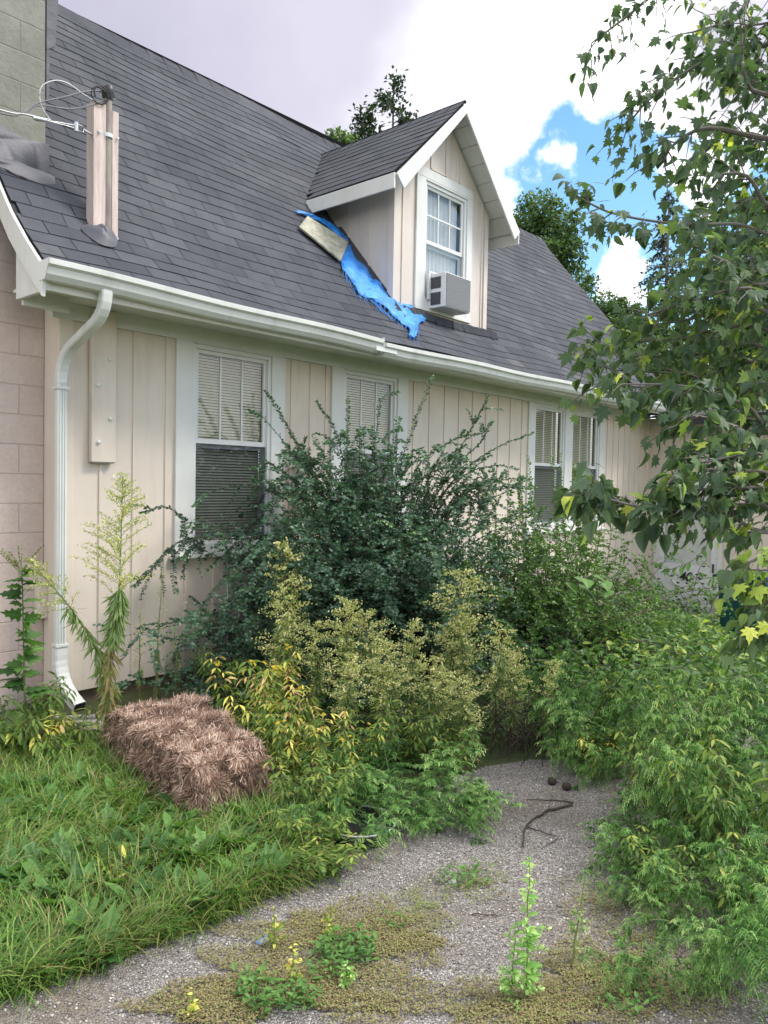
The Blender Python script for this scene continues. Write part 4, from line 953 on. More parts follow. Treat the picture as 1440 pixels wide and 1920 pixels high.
# ================================================================== PLANT BUILDERS (all round the origin)
def horseweed(h, seed, spread=.14, curve=None, dry=.35, leafL=.085, panicle=.45, heads=14, nbr=34):
    r = np.random.default_rng(seed)
    pts = path((0, 0, 0), (r.normal(0, .04), r.normal(0, .04), 1), h, .0, 14, .05, r) if curve is None else curve
    gs, gl, gh = Geo(), Geo(), Geo(); gs.tube(pts, np.linspace(.008, .0015, len(pts)), 5)
    nl = int(h*190)
    leafy(gl, pts, NARROW, nl, leafL, .8, (.35, .9), dry, 1.03-panicle, down=1.1, r=r, taper=.35)
    leafy(gl, pts, NARROW, int(nl*.45), leafL*.9, .6, (0, .22), .06, dry, down=1.1, r=r)
    p, tg, t = along(pts, nbr, 1-panicle, .99, r=r); ang = r.uniform(0, 2*pi, nbr)
    rad = perp(tg, ang)
    for k in range(nbr):
        u = (t[k]-(1-panicle))/panicle; L = spread*(1.25*(1-u)**.8+.08)*r.uniform(.55, 1.15)
        q = path(p[k], rad[k]*.9+tg[k]*.75, L, .22, 6, .08, r); gs.tube(q, np.linspace(.0016, .0007, 6), 3)
        m_ = max(4, int(heads*L/spread)); pp, tt, _ = along(q, m_, .12, 1, r=r); an = r.uniform(0, 2*pi, m_); dd = tt*.5+perp(tt, an)*.9+[0, 0, .4]
        pp = pp+r.normal(0, .006, (m_, 3)); pl = r.uniform(.008, .02, m_)
        gh.stamp(TUFT, pp, dd, [0, 1., .2], np.stack([pl*.45, pl, pl*.45], 1), r.uniform(.2, 1, m_))
        if r.random() < .5: leafy(gl, q, NARROW, 3, .03, .8, (.4, .9), r=r)
    return [('stem', gs, M['stem_green']), ('leaves', gl, M['weedleaf']), ('seed_heads', gh, M['seed'])]
def plume(h, seed, spread=.10, lean=(0, 0), fluffy=1.0):            # seeding fleabane: fluffy pale top over narrow leaves
    r = np.random.default_rng(seed); pts = path((0, 0, 0), (lean[0], lean[1], 1), h, .06, 12, .06, r)
    gs, gl, gh = Geo(), Geo(), Geo(); gs.tube(pts, np.linspace(.006, .0015, 12), 5)
    leafy(gl, pts, NARROW, int(h*230), .10, .9, (.25, .95), .18, .78, down=.5, r=r)
    leafy(gl, pts, NARROW, int(h*40), .07, .6, (0, .3), .05, .35, down=.9, r=r)
    nb = int(52*fluffy); p, tg, t = along(pts, nb, .40, 1.0, r=r); rad = perp(tg, r.uniform(0, 2*pi, nb))
    for k in range(nb):
        u = (t[k]-.4)/.6; L = spread*(.5+.9*sin(pi*(.15+.8*u)))*r.uniform(.6, 1.2)
        q = path(p[k], rad[k]+tg[k]*.7, L, .3, 5, .1, r); gs.tube(q, .0009, 3)
        m_ = 24; pp, tt, _ = along(q, m_, .2, 1, r=r); dd = tt*.3+r.normal(0, 1, (m_, 3))+[0, 0, .3]; pp = pp+r.normal(0, .008, (m_, 3)); s = r.uniform(.011, .021, m_)
        gh.stamp(TUFT, pp, dd, r.normal(0, 1, (m_, 3)), np.stack([s*.6, s, s*.6], 1), np.clip(r.normal(.62, .28, m_), 0, 1))
    return [('stem', gs, M['stem_brown']), ('leaves', gl, M['weedleaf']), ('seed_heads', gh, M['seed'])]
def beggar(h, seed, tint=(.1, .9), flowers=8, nst=5, spread=.35, L=.085):
    r = np.random.default_rng(seed); gs, gl, gf = Geo(), Geo(), Geo()
    for s in range(nst):
        a = r.uniform(0, 2*pi); q = path((r.normal(0, .03), r.normal(0, .03), 0), (cos(a)*spread, sin(a)*spread, 1), h*r.uniform(.65, 1.05), .10, 10, .08, r); gs.tube(q, np.linspace(.004, .0014, 10), 4)
        p, tg, t = along(q, 13, .15, 1, r=r)
        for k in range(13):
            a0 = r.uniform(0, pi)
            for sg in (0, pi):
                rad = perp(tg[k:k+1], np.array([a0+sg]))[0]; stalk = path(p[k], rad+tg[k]*.5, L*.7, .3, 4, .05, r); gs.tube(stalk, .001, 3)
                e = stalk[-1]; dd = unit(stalk[-1]-stalk[-2]); side = unit(np.cross(dd, [0, 0, 1.]))
                D = np.array([dd+[0, 0, -.35], dd*.5+side+[0, 0, -.4], dd*.5-side+[0, 0, -.4]]); P3 = np.array([e, stalk[2], stalk[2]])
                tb = r.uniform(*tint); gl.stamp(LANCE, P3, D, np.array([0, 0, 1.])+r.normal(0, .2, (3, 3)), L*np.array([1.1, .75, .75])*r.uniform(.7, 1.15), np.clip(tb+r.normal(0, .08, 3), 0, 1))
        if flowers and s < flowers:
            for _ in range(max(1, flowers//nst)):
                i = int(r.integers(6, 10)); e = q[i]+r.normal(0, .03, 3)+[0, 0, .03]; gs.tube([q[i], e], .001, 3); sz = r.uniform(.016, .026); gf.stamp(PETALS, [e], [r.normal(0, 1), r.normal(0, 1), .1], [r.normal(0, .3), -.6, .8], [sz], [r.random()])
    return [('stem', gs, M['stem_red']), ('leaves', gl, M['yellow']), ('flower', gf, M['petal'])]
def ragweed(h, seed, nst=6, spread=.7, droopf=.45, bright=.0, leaves=1.0, spike=.070, fine=1.0):      # arching stems hung with short drooping flower spikes
    r = np.random.default_rng(seed); gs, gl, gk = Geo(), Geo(), Geo()
    for s in range(nst):
        a = r.uniform(0, 2*pi); q = path((r.normal(0, .03), r.normal(0, .03), 0), (cos(a)*spread*r.uniform(.3, 1.2), sin(a)*spread*r.uniform(.3, 1.2), 1), h*r.uniform(.8, 1.3), droopf*r.uniform(.5, 1.2), 12, .06, r)
        gs.tube(q, np.linspace(.005, .0015, 12), 4)
        nb = int(12*leaves)+5; p, tg, t = along(q, nb, .22, 1, r=r); rad = perp(tg, r.uniform(0, 2*pi, nb))
        for k in range(nb):
            L = h*.32*(1.15-.75*t[k])*r.uniform(.6, 1.2); b = path(p[k], rad[k]+tg[k]*.6, L, .5, 8, .07, r); gs.tube(b, np.linspace(.0018, .0007, 8), 3)
            m_ = int(L*85*fine)+4; pp, tt, u = along(b, m_, .25, 1, r=r); side = perp(tt, np.where(np.arange(m_) % 2 == 0, .1, pi-.1)+r.normal(0, .3, m_))
            # each spike: three short strokes curling downwards
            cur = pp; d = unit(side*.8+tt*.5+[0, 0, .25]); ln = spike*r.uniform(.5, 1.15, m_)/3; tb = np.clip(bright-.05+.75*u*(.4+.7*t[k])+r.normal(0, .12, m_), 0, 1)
            for j in range(3):
                gk.stamp(SMALL, cur, d, [0, 0, 1.], np.stack([ln*.75, ln*1.3, ln], 1), tb); cur = cur+d*ln[:, None]; d = unit(d+np.array([0, 0, -.75]))
            ml = int(4*leaves); leafy(gl, b, LANCE_W, ml, .05+.02*r.random(), .8, (.1, .9), 0, .6, down=.5, r=r)
        leafy(gl, q, LANCE_W, int(13*leaves), .085, .9, (0, .8), .05, .8, down=.55, r=r)
    return [('stem', gs, M['stem_green']), ('leaves', gl, M['ragleaf']), ('flower_spikes', gk, M['rag'])]
def pxplant(name, builder_parts, basepx, label, cat, group=None, rz=0): return mkthing(name, builder_parts, Gp(*basepx), label, cat, group, rz)
# ================================================================== dark arching shrub
def spray(gs, gl, pts, n, size, tint=(.2, .75), r=rr, tip=True, rad0=.004):
    gs.tube(pts, np.linspace(rad0, .0012, len(pts)), 4)
    leafy(gl, pts, SMALL, int(n*1.7), size*1.2, .85, tint, .05, 1, flat=True, r=r, taper=.25, upn=1.1)
    if tip: leafy(gl, pts, SMALL, 7, size*.9, .6, (.86, 1), .93, 1, r=r)
r = np.random.default_rng(21)
SB = Gp(735, 1262); SB[2] = 0; gs, gl = Geo(), Geo()
def toL(p): return np.asarray(p)-SB
tops = []
for k in range(400):                                # dense body
    a = r.uniform(0, 2*pi); el = r.uniform(.30, 1.45); L = r.uniform(1.2, 2.2)
    d = np.array([cos(a)*cos(el)*1.15, sin(a)*cos(el)*.62, sin(el)]); d[0] -= .12; p0 = np.array([r.normal(-.12, .3), r.normal(0, .12), .15*r.random()])
    q = path(p0, d, L, r.uniform(.25, .6)*(1.25-.6*el), 12, .10, r)
    q[:, 2] = np.maximum(q[:, 2], .25); q[:, 1] = np.minimum(q[:, 1], WY-SB[1]-.08)
    gs.tube(q, np.linspace(.006, .0015, 12), 3); leafy(gl, q, SMALL, 40, .044, .85, (.05, .62), .25, 1, flat=True, r=r, upn=1.3)
    p, tg, t = along(q, 9, .3, 1, r=r); rad = perp(tg, r.uniform(0, 2*pi, 9))
    for j in range(9):
        b = path(p[j], rad[j]+tg[j]*.7, r.uniform(.12, .34), .3, 6, .08, r); b[:, 1] = np.minimum(b[:, 1], WY-SB[1]-.05); leafy(gl, b, SMALL, 24, .042, .85, (.05, .8), 0, 1, flat=True, r=r, taper=.2, upn=1.3)
        if j % 3 == 0: gs.tube(b, .0015, 3)
def shoot(pxs, d0, d1, n=60, size=.036, tint=(.2, .8), side=0):
    ds = np.linspace(d0, d1, len(pxs)); q = catm([toL(P(x_, y_, d_)) for (x_, y_), d_ in zip(pxs, ds)], 5); q[:, 1] = np.minimum(q[:, 1], WY-SB[1]-.06)
    spray(gs, gl, q, n, size, tint, r, rad0=.005)
    for j in range(side):
        i = int(r.integers(2, len(q)-2)); tg = unit(q[i+1]-q[i]); rad = perp(tg[None], np.array([r.uniform(0, 2*pi)]))[0]
        b = path(q[i], rad+tg, r.uniform(.1, .25), .3, 6, .05, r); spray(gs, gl, b, 18, .03, tint, r, False, .002)
D0 = 6.7
shoot([(640, 1000), (590, 900), (545, 810), (500, 735)], D0, 6.2, 110, .04, side=3)
shoot([(650, 1010), (600, 930), (570, 880), (500, 790), (470, 770)], D0, 6.1, 60, .04, side=1)
shoot([(680, 980), (650, 880), (625, 800), (592, 752)], D0, 6.4, 80)
shoot([(700, 1000), (700, 900), (705, 820), (715, 750), (748, 735)], D0, 6.5, 70)
shoot([(655, 1000), (650, 880), (652, 800), (652, 745)], D0, 6.6, 60)
shoot([(720, 1000), (740, 900), (775, 800), (812, 705)], D0, 6.6, 90)
shoot([(760, 1000), (830, 900), (880, 810), (915, 745)], D0, 6.7, 110, side=5)
shoot([(780, 990), (850, 880), (900, 830), (922, 790)], D0, 6.7, 80, side=3)
shoot([(790, 980), (860, 890), (930, 840), (1000, 812)], D0, 6.6, 80, side=1)
shoot([(740, 1000), (780, 880), (840, 830), (875, 815)], D0, 6.9, 90, side=4)
shoot([(700, 1010), (640, 920), (600, 870), (560, 850)], D0, 6.3, 70, side=2)
shoot([(640, 1010), (560, 950), (470, 910), (390, 925), (365, 950)], D0, 5.9, 90, side=2)
shoot([(640, 1040), (540, 990), (430, 985), (370, 1020), (340, 1050)], D0, 5.7, 120, .038, (.05, .5), side=8)
shoot([(560, 1000), (450, 1010), (350, 1010), (290, 1060), (252, 1100)], 6.3, 5.5, 130, .038, (.0, .4), side=9)
shoot([(420, 1010), (350, 1010), (345, 975), (310, 950), (268, 962)], 6.0, 5.4, 70, .036, (.0, .3), side=1)
shoot([(380, 1010), (345, 1020), (325, 1060), (330, 1112)], 5.9, 5.6, 40, .036, (.0, .3))
shoot([(560, 1010), (470, 1050), (400, 1110), (340, 1200)], 6.2, 5.5, 90, .04, (.3, .8), side=2)
for (x0_, x1_, yb_) in [(500, 470, 1150), (480, 450, 1130), (520, 500, 1165), (540, 520, 1140), (460, 440, 1120), (490, 480, 1180), (440, 425, 1090)]: shoot([(560, 990), (x0_, 1020), (x1_, 1070), (x1_, yb_)], 6.3, 6.0, 60, .036, (.2, .7))
for k in range(74):                                 # fountain of arching fronds
    ex_ = r.uniform(455, 1010); ey_ = 800+.0012*(ex_-715)**2+abs(r.normal(0, 60)); sx = 715+(ex_-715)*.28+r.normal(0, 20); my = ey_+r.uniform(-15, 45)
    shoot([(sx, 1040), (sx*.6+ex_*.4, 930+r.normal(0, 15)), (sx*.25+ex_*.75, my), (ex_, ey_)], 6.9+r.normal(0, .15), 6.4+r.normal(0, .35), 62, .036, (.1, .75), side=3)
shoot([(720, 1020), (780, 1000), (810, 1030), (820, 1060)], 6.0, 5.6, 36, .034, (.75, 1)); shoot([(680, 1010), (700, 985), (715, 975), (735, 985)], 6.0, 5.7, 24, .034, (.7, 1))
sh = mkthing('shrub', [('branches', gs, M['shrubtwig']), ('leaves', gl, M['shrub'])], SB, 'large dark green shrub with long arching sprays covering the middle of the wall', 'shrub')

# lighter bush to its right
r = np.random.default_rng(22); LB = Gp(1030, 1240); gs, gl = Geo(), Geo()
for k in range(210):
    a = r.uniform(0, 2*pi); el = r.uniform(.3, 1.4); L = r.uniform(1.1, 2.15); d = np.array([cos(a)*cos(el)*1.25, sin(a)*cos(el)*.7, sin(el)])
    q = path((r.normal(0, .3), r.normal(0, .2), .05), d, L, r.uniform(.2, .5), 11, .12, r); q[:, 1] = np.minimum(q[:, 1], WY-LB[1]-.08); q[:, 2] = np.maximum(q[:, 2], .1)
    gs.tube(q, np.linspace(.006, .0015, 11), 3)
    p, tg, t = along(q, 9, .25, 1, r=r); rad = perp(tg, r.uniform(0, 2*pi, 9))
    for j in range(9):
        b = path(p[j], rad[j]+tg[j]*.5, r.uniform(.1, .32), .35, 6, .1, r); leafy(gl, b, SMALL, 22, .042, .85, (.0, .8), 0, 1, flat=True, r=r, upn=1.2)
        if j % 3 == 0: gs.tube(b, .0014, 3)
    leafy(gl, q, SMALL, 12, .036, .85, (.2, .95), .7, 1, flat=True, r=r)
for k in range(14):
    px_ = r.uniform(900, 1110); q = catm([toL(P(px_+15, 1050, 7.6))-(LB-SB), toL(P(px_+5, 960, 7.7))-(LB-SB), toL(P(px_, r.uniform(850, 915), 7.8))-(LB-SB)], 5); spray(gs, gl, q, 50, .036, (.2, .8), r)
mkthing('shrub', [('branches', gs, M['shrubtwig']), ('leaves', gl, M['light'])], LB, 'lighter green small leaved bush in front of the far paired windows', 'shrub')

# thin bramble with dark berries in front of the wing door
r = np.random.default_rng(23); BB = Gp(1235, 1190); gs, gl, gb = Geo(), Geo(), Geo()
for pl in ([(1120, 1250), (1180, 1180), (1240, 1130), (1290, 1105)], [(1150, 1230), (1190, 1170), (1230, 1130), (1260, 1115), (1380, 1095)], [(1230, 1200), (1290, 1130), (1310, 1070), (1325, 1050)], [(1260, 1190), (1240, 1110), (1225, 1080), (1190, 1050)], [(1300, 1190), (1285, 1130), (1260, 1090), (1250, 1070)], [(1180, 1160), (1200, 1090), (1190, 1060), (1170, 1040)], [(1320, 1190), (1335, 1130), (1320, 1100), (1300, 1080)]):
    q = catm([P(a_, b_, 9.0+.3*r.normal())-BB for a_, b_ in pl], 5); q[:, 2] = np.maximum(q[:, 2], -.2); gs.tube(q, .004, 4)
    leafy(gl, q, SMALL, 10, .04, .8, (.1, .8), .1, 1, r=r)
    p, tg, t = along(q, 5, .4, 1, r=r)
    for c_ in p: c_ = c_+r.normal(0, .05, 3); gb.stamp(STONE, [c_], [1, 0, 0], [0, 0, 1.], [.022], [.2])
mkthing('bramble', [('stem', gs, M['twig']), ('leaves', gl, M['light']), ('seed_heads', gb, M['black'])], BB, 'thin dark bramble stems with black seed heads in front of the white door', 'bramble')

# broad bright leaves growing through the bush
r = np.random.default_rng(24); VB = Gp(1080, 1250); gs, gl = Geo(), Geo()
for (a_, b_) in [(1040, 1105), (1062, 1092), (1085, 1100), (1100, 1086), (1120, 1098), (1096, 1112), (1132, 1088), (1050, 1120), (1075, 1082), (1140, 1105), (1030, 1118), (1112, 1080)]:
    e = P(a_, b_, 6.4)-VB; q = catm([(0, 0, .4), e*.7+[0, 0, .3], e], 4); gs.tube(q, .003, 3); gl.stamp(HEART, [e], [r.normal(0, .6), -.5, -.2], [0, -.3, 1.], [r.uniform(.11, .16)], [r.uniform(.75, 1)])
mkthing('vine', [('stem', gs, M['stem_green']), ('leaves', gl, M['ragleaf'])], VB, 'bright broad heart shaped leaves rising through the right hand bush', 'vine')

# ================================================================== tall weeds by the corner
b0 = Gp(205, 1425); hh = 1.62
pts = catm([(0, 0, 0), (.01, .02, .5), P(222, 1120, depth(b0))-b0, P(228, 980, depth(b0))-b0, P(230, 888, depth(b0))-b0], 5)
mkthing('horseweed', horseweed(1.6, 31, .25, pts, .36, .12, .50, 46, 84), b0, 'tall upright horseweed with airy pale seed plume beside the downspout', 'weed')
b1 = Gp(212, 1400); dd_ = depth(b1)
pts = catm([(0, 0, 0), (0, 0, .25), P(195, 1250, dd_-.1)-b1, P(150, 1165, dd_-.25)-b1, P(95, 1095, dd_-.35)-b1, P(50, 1045, dd_-.4)-b1], 5)
mkthing('horseweed', horseweed(1.1, 32, .15, pts, .25, .12, .35, 26, 44), b1, 'horseweed bent over to the left across the downspout', 'weed')
for (px_, py_, hpx, lb) in [(290, 1330, 1070, 'thin dry seeding stalk against the wall behind the hay bale'), (335, 1320, 1180, 'shorter thin dry stalk just right of the bale back corner'), (262, 1330, 1150, 'short dry sprig between the tall horseweed and the bale'), (372, 1310, 1150, 'faint dry stalk left of the gas pipe')]:
    b_ = Gp(px_, py_); mkthing('dry_stalk', horseweed((py_-hpx)*depth(b_)/FPX, 40+px_, .07, None, .3, .05, .6, 5, 22), b_, lb, 'weed')
# leafy weed with jagged leaves
r = np.random.default_rng(33); b2 = Gp(48, 1400); gs, gl, gh = Geo(), Geo(), Geo(); dd_ = depth(b2)
pts = catm([(0, 0, 0), P(45, 1250, dd_)-b2, P(42, 1100, dd_)-b2, P(40, 1040, dd_)-b2], 6); gs.tube(pts, np.linspace(.007, .002, len(pts)), 6)
leafy(gl, pts, JAG, 46, .19, .9, (.3, 1), .22, .80, down=.35, r=r, taper=.5)
for k in range(14):
    p, tg, t = along(pts, 1, .7, 1, r=r); a = r.uniform(0, 2*pi); q = path(p[0], (cos(a)*.7, sin(a)*.7, 1), r.uniform(.1, .28), .15, 6, .05, r); gs.tube(q, .0013, 3)
    pp, tt, u = along(q, 6, .4, 1, r=r); gh.stamp(TUFT, pp, tt+[0, 0, .5], [0, 1., 0], np.full(6, .014), r.uniform(0, .4, 6))
mkthing('jagged_weed', [('stem', gs, M['stem_green']), ('leaves', gl, M['ragleaf']), ('seed_heads', gh, M['weedleaf'])], b2, 'tall leafy weed with jagged dark leaves in front of the block chimney', 'weed')
# low tangle left of the downspout
for k, (px_, py_, h_, ti, lb) in enumerate([(20, 1425, .36, (.0, .5), 'low green leafy weed at the left edge of the picture'), (85, 1415, .30, (.3, .95), 'low weed with yellow leaves below the jagged weed'), (120, 1440, .22, (.0, .5), 'low green weed between the yellow leaves and the horseweed'), (60, 1380, .42, (.0, .45), 'green weed filling the foot of the chimney'), (150, 1405, .25, (.1, .6), 'small weed under the downspout outlet'), (-30, 1400, .5, (0, .4), 'green weed cut by the left picture edge')]):
    pxplant('leafy_weed', beggar(h_, 50+k, ti, 0, 7, .6, .07), (px_, py_), lb, 'weed')
# concrete splash block under the outlet
g = Geo(); c0 = Gp(150, 1372); g.obox([0, 0, .02], unit([.8, -.6, 0]), unit([.6, .8, 0]), np.array([0, 0, 1.]), .26, .17, .02); g.obox(unit([.6, .8, 0])*.145+[0, 0, .05], unit([.8, -.6, 0]), unit([.6, .8, 0]), np.array([0, 0, 1.]), .26, .025, .012)
g.obox(-unit([.6, .8, 0])*.145+[0, 0, .05], unit([.8, -.6, 0]), unit([.6, .8, 0]), np.array([0, 0, 1.]), .26, .025, .012)
o = g.build('splash_block', M['concrete'], bevel=.006); o.location = c0; tag(o, 'small concrete splash block under the downspout outlet', 'splash block')

# gas riser and wall vent
gr = empty('gas_pipe', (3.98, 5.16, .0)); tag(gr, 'grey gas pipe and shut off valve running down the siding behind the weeds', 'pipe'); go = (3.98, 5.16, 0)
g = Geo(); g.tube([(3.98, 5.19, .95), (3.98, 5.17, .9), (3.98, 5.16, .2), (3.98, 5.15, -.02)], .013, 8, cap=True); g.build('pipe', M['steel'], gr, offset=go, smooth=True)
g = Geo(); g.tube([(3.98, 5.155, .20), (3.98, 5.155, .17), (3.98, 5.155, .10), (3.98, 5.155, .07)], [.016, .028, .028, .016], 10, cap=True); g.tube([(3.93, 5.155, .135), (4.03, 5.155, .135)], .016, 8, cap=True); g.build('valve', M['steel'], gr, offset=go)
g = Geo(); g.box(3.972, 3.988, 5.115, 5.135, .12, .19); g.build('handle', M['steel'], gr, offset=go)
wv = empty('wall_vent', (4.30, WY, .55)); tag(wv, 'small hooded grey wall vent with dark slats half hidden by hanging shrub sprays', 'vent'); go = (4.30, WY, .55)
g = Geo(); g.box(4.20, 4.42, WY-.03, WY-.013, .44, .66); g.build('frame', M['steel'], wv, offset=go, bevel=.003)
g = Geo()
for k in range(4): z_ = .46+k*.048; g.add([(4.215, WY-.032, z_+.03), (4.405, WY-.032, z_+.03), (4.405, WY-.058, z_), (4.215, WY-.058, z_)], [(0, 1, 2, 3)])
g.build('slats', M['vent'], wv, offset=go)

# ================================================================== seed-plume weeds in front of the shrub
pl = [mkthing('plume_weed', plume(1.0, 60+k, .13+.02*k, ((k-1.5)*.06, .03*k), 1.0+.25*(k % 2)), (0, 0, -50), 'x', 'weed', None) for k in range(4)]
used = [0]*4
GP = 'seeding plume weeds in front of the dark shrub'
spec = [  # base px, top py, kind, label, dx lean
 ((545, 1345), 1010, 0, 'tall yellow seed plume weed standing left against the dark shrub'),
 ((520, 1370), 1100, 2, 'seed plume weed just below the leftmost tall plume'),
 ((655, 1400), 1115, 1, 'narrow yellow plume weed left of centre before the dark shrub'),
 ((590, 1390), 1160, 2, 'short plume weed between the two left yellow plumes'),
 ((725, 1400), 1140, 3, 'plume weed right of the narrow centre plume'),
 ((770, 1395), 1155, 0, 'yellowest plume weed in the middle of the group'),
 ((835, 1380), 1065, 3, 'tallest pale plume weed right of centre before the shrub'),
 ((880, 1385), 1125, 1, 'greyish plume weed right of the tallest pale plume'),
 ((925, 1400), 1160, 2, 'grey green plume weed on the right of the group'),
 ((960, 1405), 1215, 1, 'plume weed leaning right over the dark gap'),
 ((800, 1420), 1225, 2, 'short front plume weed below the yellowest plume'),
 ((700, 1425), 1235, 0, 'short front plume weed near the orange dried leaves'),
 ((620, 1420), 1210, 3, 'short front plume weed above the yellow leaves'),
 ((860, 1425), 1240, 0, 'short front plume weed below the grey plumes'),
 ((900, 1430), 1260, 3, 'lowest plume weed at the right front'),
 ((745, 1425), 1190, 1, 'blue green narrow leaved weed in the middle of the plumes')]
for k, (bp, ty, kd, lb) in enumerate(spec):
    b_ = Gp(*bp); h_ = (bp[1]-ty)*depth(b_)/FPX*1.0; o = pl[kd]
    if used[kd]: o = clone(pl[kd], tuple(b_), k*1.9, h_)
    else: o.location = b_; o.scale = (h_, h_, h_); used[kd] = 1
    o.rotation_euler = (rng.normal(0, .06), rng.normal(0, .06), k*1.9); o.scale = (max(h_, .8), max(h_, .8), h_); tag(o, lb, 'weed', GP)

# ================================================================== yellow-leaved beggarticks right of the bale
bp = [mkthing('beggarticks', beggar(.8, 80+k, ((.1, 1.0), (.0, .9), (.0, .6))[k], (14, 8, 0)[k], 7, .36, .082), (0, 0, -50), 'x', 'weed') for k in range(3)]
used = [0]*3; GB = 'yellowing beggarticks between the bale and the shrub'
spec = [((470, 1400), 1185, 0, 'beggarticks with yellow flowers against the wall vent'), ((530, 1420), 1215, 0, 'yellowest beggarticks beside the back of the bale'), ((500, 1455), 1270, 1, 'beggarticks touching the right end of the hay bale'),
        ((560, 1480), 1300, 1, 'beggarticks with pale hanging leaves right of the bale'), ((600, 1450), 1280, 0, 'beggarticks below the left plume weeds'), ((545, 1540), 1400, 2, 'low green beggarticks at the front corner of the bale'),
        ((650, 1490), 1330, 1, 'green and yellow beggarticks in front of the plume weeds'), ((620, 1550), 1400, 2, 'dark green beggarticks above the black planter'), ((700, 1470), 1300, 2, 'leafy green beggarticks left of the front plume weeds'),
        ((430, 1350), 1200, 2, 'thin beggarticks in front of the gas pipe'), ((760, 1440), 1310, 2, 'dark beggarticks at the foot of the yellow plumes'), ((850, 1450), 1340, 2, 'green beggarticks at the foot of the pale plumes'), ((590, 1590), 1500, 2, 'small leafy weed at the edge of the grass by the planter'), ((600, 1640), 1560, 2, 'lowest leafy weed where grass meets gravel')]
for k, (b_px, ty, kd, lb) in enumerate(spec):
    b_ = Gp(*b_px); h_ = (b_px[1]-ty)*depth(b_)/FPX/.8; o = bp[kd]
    if used[kd]: o = clone(bp[kd], tuple(b_), k*2.3, h_)
    else: o.location = b_; used[kd] = 1
    o.scale = (max(h_, .6),)*2+(h_,); o.rotation_euler[2] = k*2.3; tag(o, lb, 'weed', GB)

# ================================================================== drooping spike weeds
rg = [mkthing('ragweed', ragweed(1.0, 90+k, (7, 6, 8, 6)[k], (.55, .8, .6, .7)[k], (.4, .55, .35, .5)[k], (-.05, .12, .35, .05)[k], (1.0, 1.2, .8, 1.0)[k], .05), (0, 0, -50), 'x', 'weed') for k in range(4)]
used = [0]*4
def rag(bpx, top, kd, lb, grp, wide=1.0, rz=None, depth_add=0):
    b_ = Gp(*bpx); h_ = max(.25, (bpx[1]-top)*depth(b_)/FPX)*.98; k = sum(used)+len(lb)
    o = rg[kd]
    if used[kd]: o = clone(rg[kd], tuple(b_), 0, 1)
    else: o.location = b_
    used[kd] += 1; o.scale = (h_*wide, h_*wide, h_); o.rotation_euler = (0, 0, (k*1.7) if rz is None else rz); tag(o, lb, 'weed', grp); return o
G1 = 'drooping weeds sprawling over the planter'
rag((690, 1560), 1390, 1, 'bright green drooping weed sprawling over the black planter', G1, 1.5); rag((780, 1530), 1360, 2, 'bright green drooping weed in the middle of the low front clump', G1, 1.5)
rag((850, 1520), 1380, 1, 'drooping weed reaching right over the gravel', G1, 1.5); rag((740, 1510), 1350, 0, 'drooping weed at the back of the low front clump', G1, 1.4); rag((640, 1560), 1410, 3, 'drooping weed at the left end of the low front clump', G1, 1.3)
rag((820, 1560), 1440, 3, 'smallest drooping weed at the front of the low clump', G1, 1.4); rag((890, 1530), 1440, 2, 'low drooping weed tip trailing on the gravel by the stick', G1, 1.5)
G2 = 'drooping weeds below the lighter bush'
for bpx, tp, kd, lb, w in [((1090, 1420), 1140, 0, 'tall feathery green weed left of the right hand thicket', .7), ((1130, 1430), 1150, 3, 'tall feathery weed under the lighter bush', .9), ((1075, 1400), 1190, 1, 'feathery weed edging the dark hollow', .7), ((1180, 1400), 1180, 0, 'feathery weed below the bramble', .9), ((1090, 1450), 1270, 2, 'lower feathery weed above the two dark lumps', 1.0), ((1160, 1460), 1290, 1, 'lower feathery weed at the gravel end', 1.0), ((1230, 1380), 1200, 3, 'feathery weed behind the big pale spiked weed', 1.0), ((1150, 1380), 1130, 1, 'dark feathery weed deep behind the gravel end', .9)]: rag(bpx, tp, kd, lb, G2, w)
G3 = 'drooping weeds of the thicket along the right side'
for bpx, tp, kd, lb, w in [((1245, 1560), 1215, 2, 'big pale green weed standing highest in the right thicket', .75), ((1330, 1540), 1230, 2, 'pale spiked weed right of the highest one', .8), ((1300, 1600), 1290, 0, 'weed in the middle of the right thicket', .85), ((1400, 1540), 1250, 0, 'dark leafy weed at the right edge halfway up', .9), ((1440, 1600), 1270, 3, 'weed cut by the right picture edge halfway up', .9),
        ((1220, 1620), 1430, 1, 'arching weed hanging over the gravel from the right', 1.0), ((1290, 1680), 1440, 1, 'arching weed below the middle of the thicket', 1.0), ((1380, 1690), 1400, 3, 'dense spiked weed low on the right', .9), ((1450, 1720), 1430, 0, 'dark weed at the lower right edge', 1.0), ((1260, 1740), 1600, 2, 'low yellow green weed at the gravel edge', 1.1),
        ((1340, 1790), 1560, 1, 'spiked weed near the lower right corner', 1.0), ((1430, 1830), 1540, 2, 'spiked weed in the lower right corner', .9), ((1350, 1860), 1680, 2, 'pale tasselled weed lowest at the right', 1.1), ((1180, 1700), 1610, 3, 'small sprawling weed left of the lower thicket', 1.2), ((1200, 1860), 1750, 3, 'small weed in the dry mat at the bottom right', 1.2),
        ((1380, 1450), 1240, 1, 'weed behind the right thicket below the teal bin', 1.0), ((1320, 1400), 1210, 3, 'yellow green weed at the back of the right thicket', 1.1), ((1440, 1420), 1190, 0, 'dark weed behind the thicket at the right edge', 1.1), ((1500, 1900), 1500, 0, 'large weed outside the lower right corner', .9), ((1190, 1570), 1450, 3, 'small weed creeping onto the gravel from the right', 1.2), ((1200, 1650), 1540, 1, 'sprawling weed on the right gravel edge', 1.1)]: rag(bpx, tp, kd, lb, G3, w)

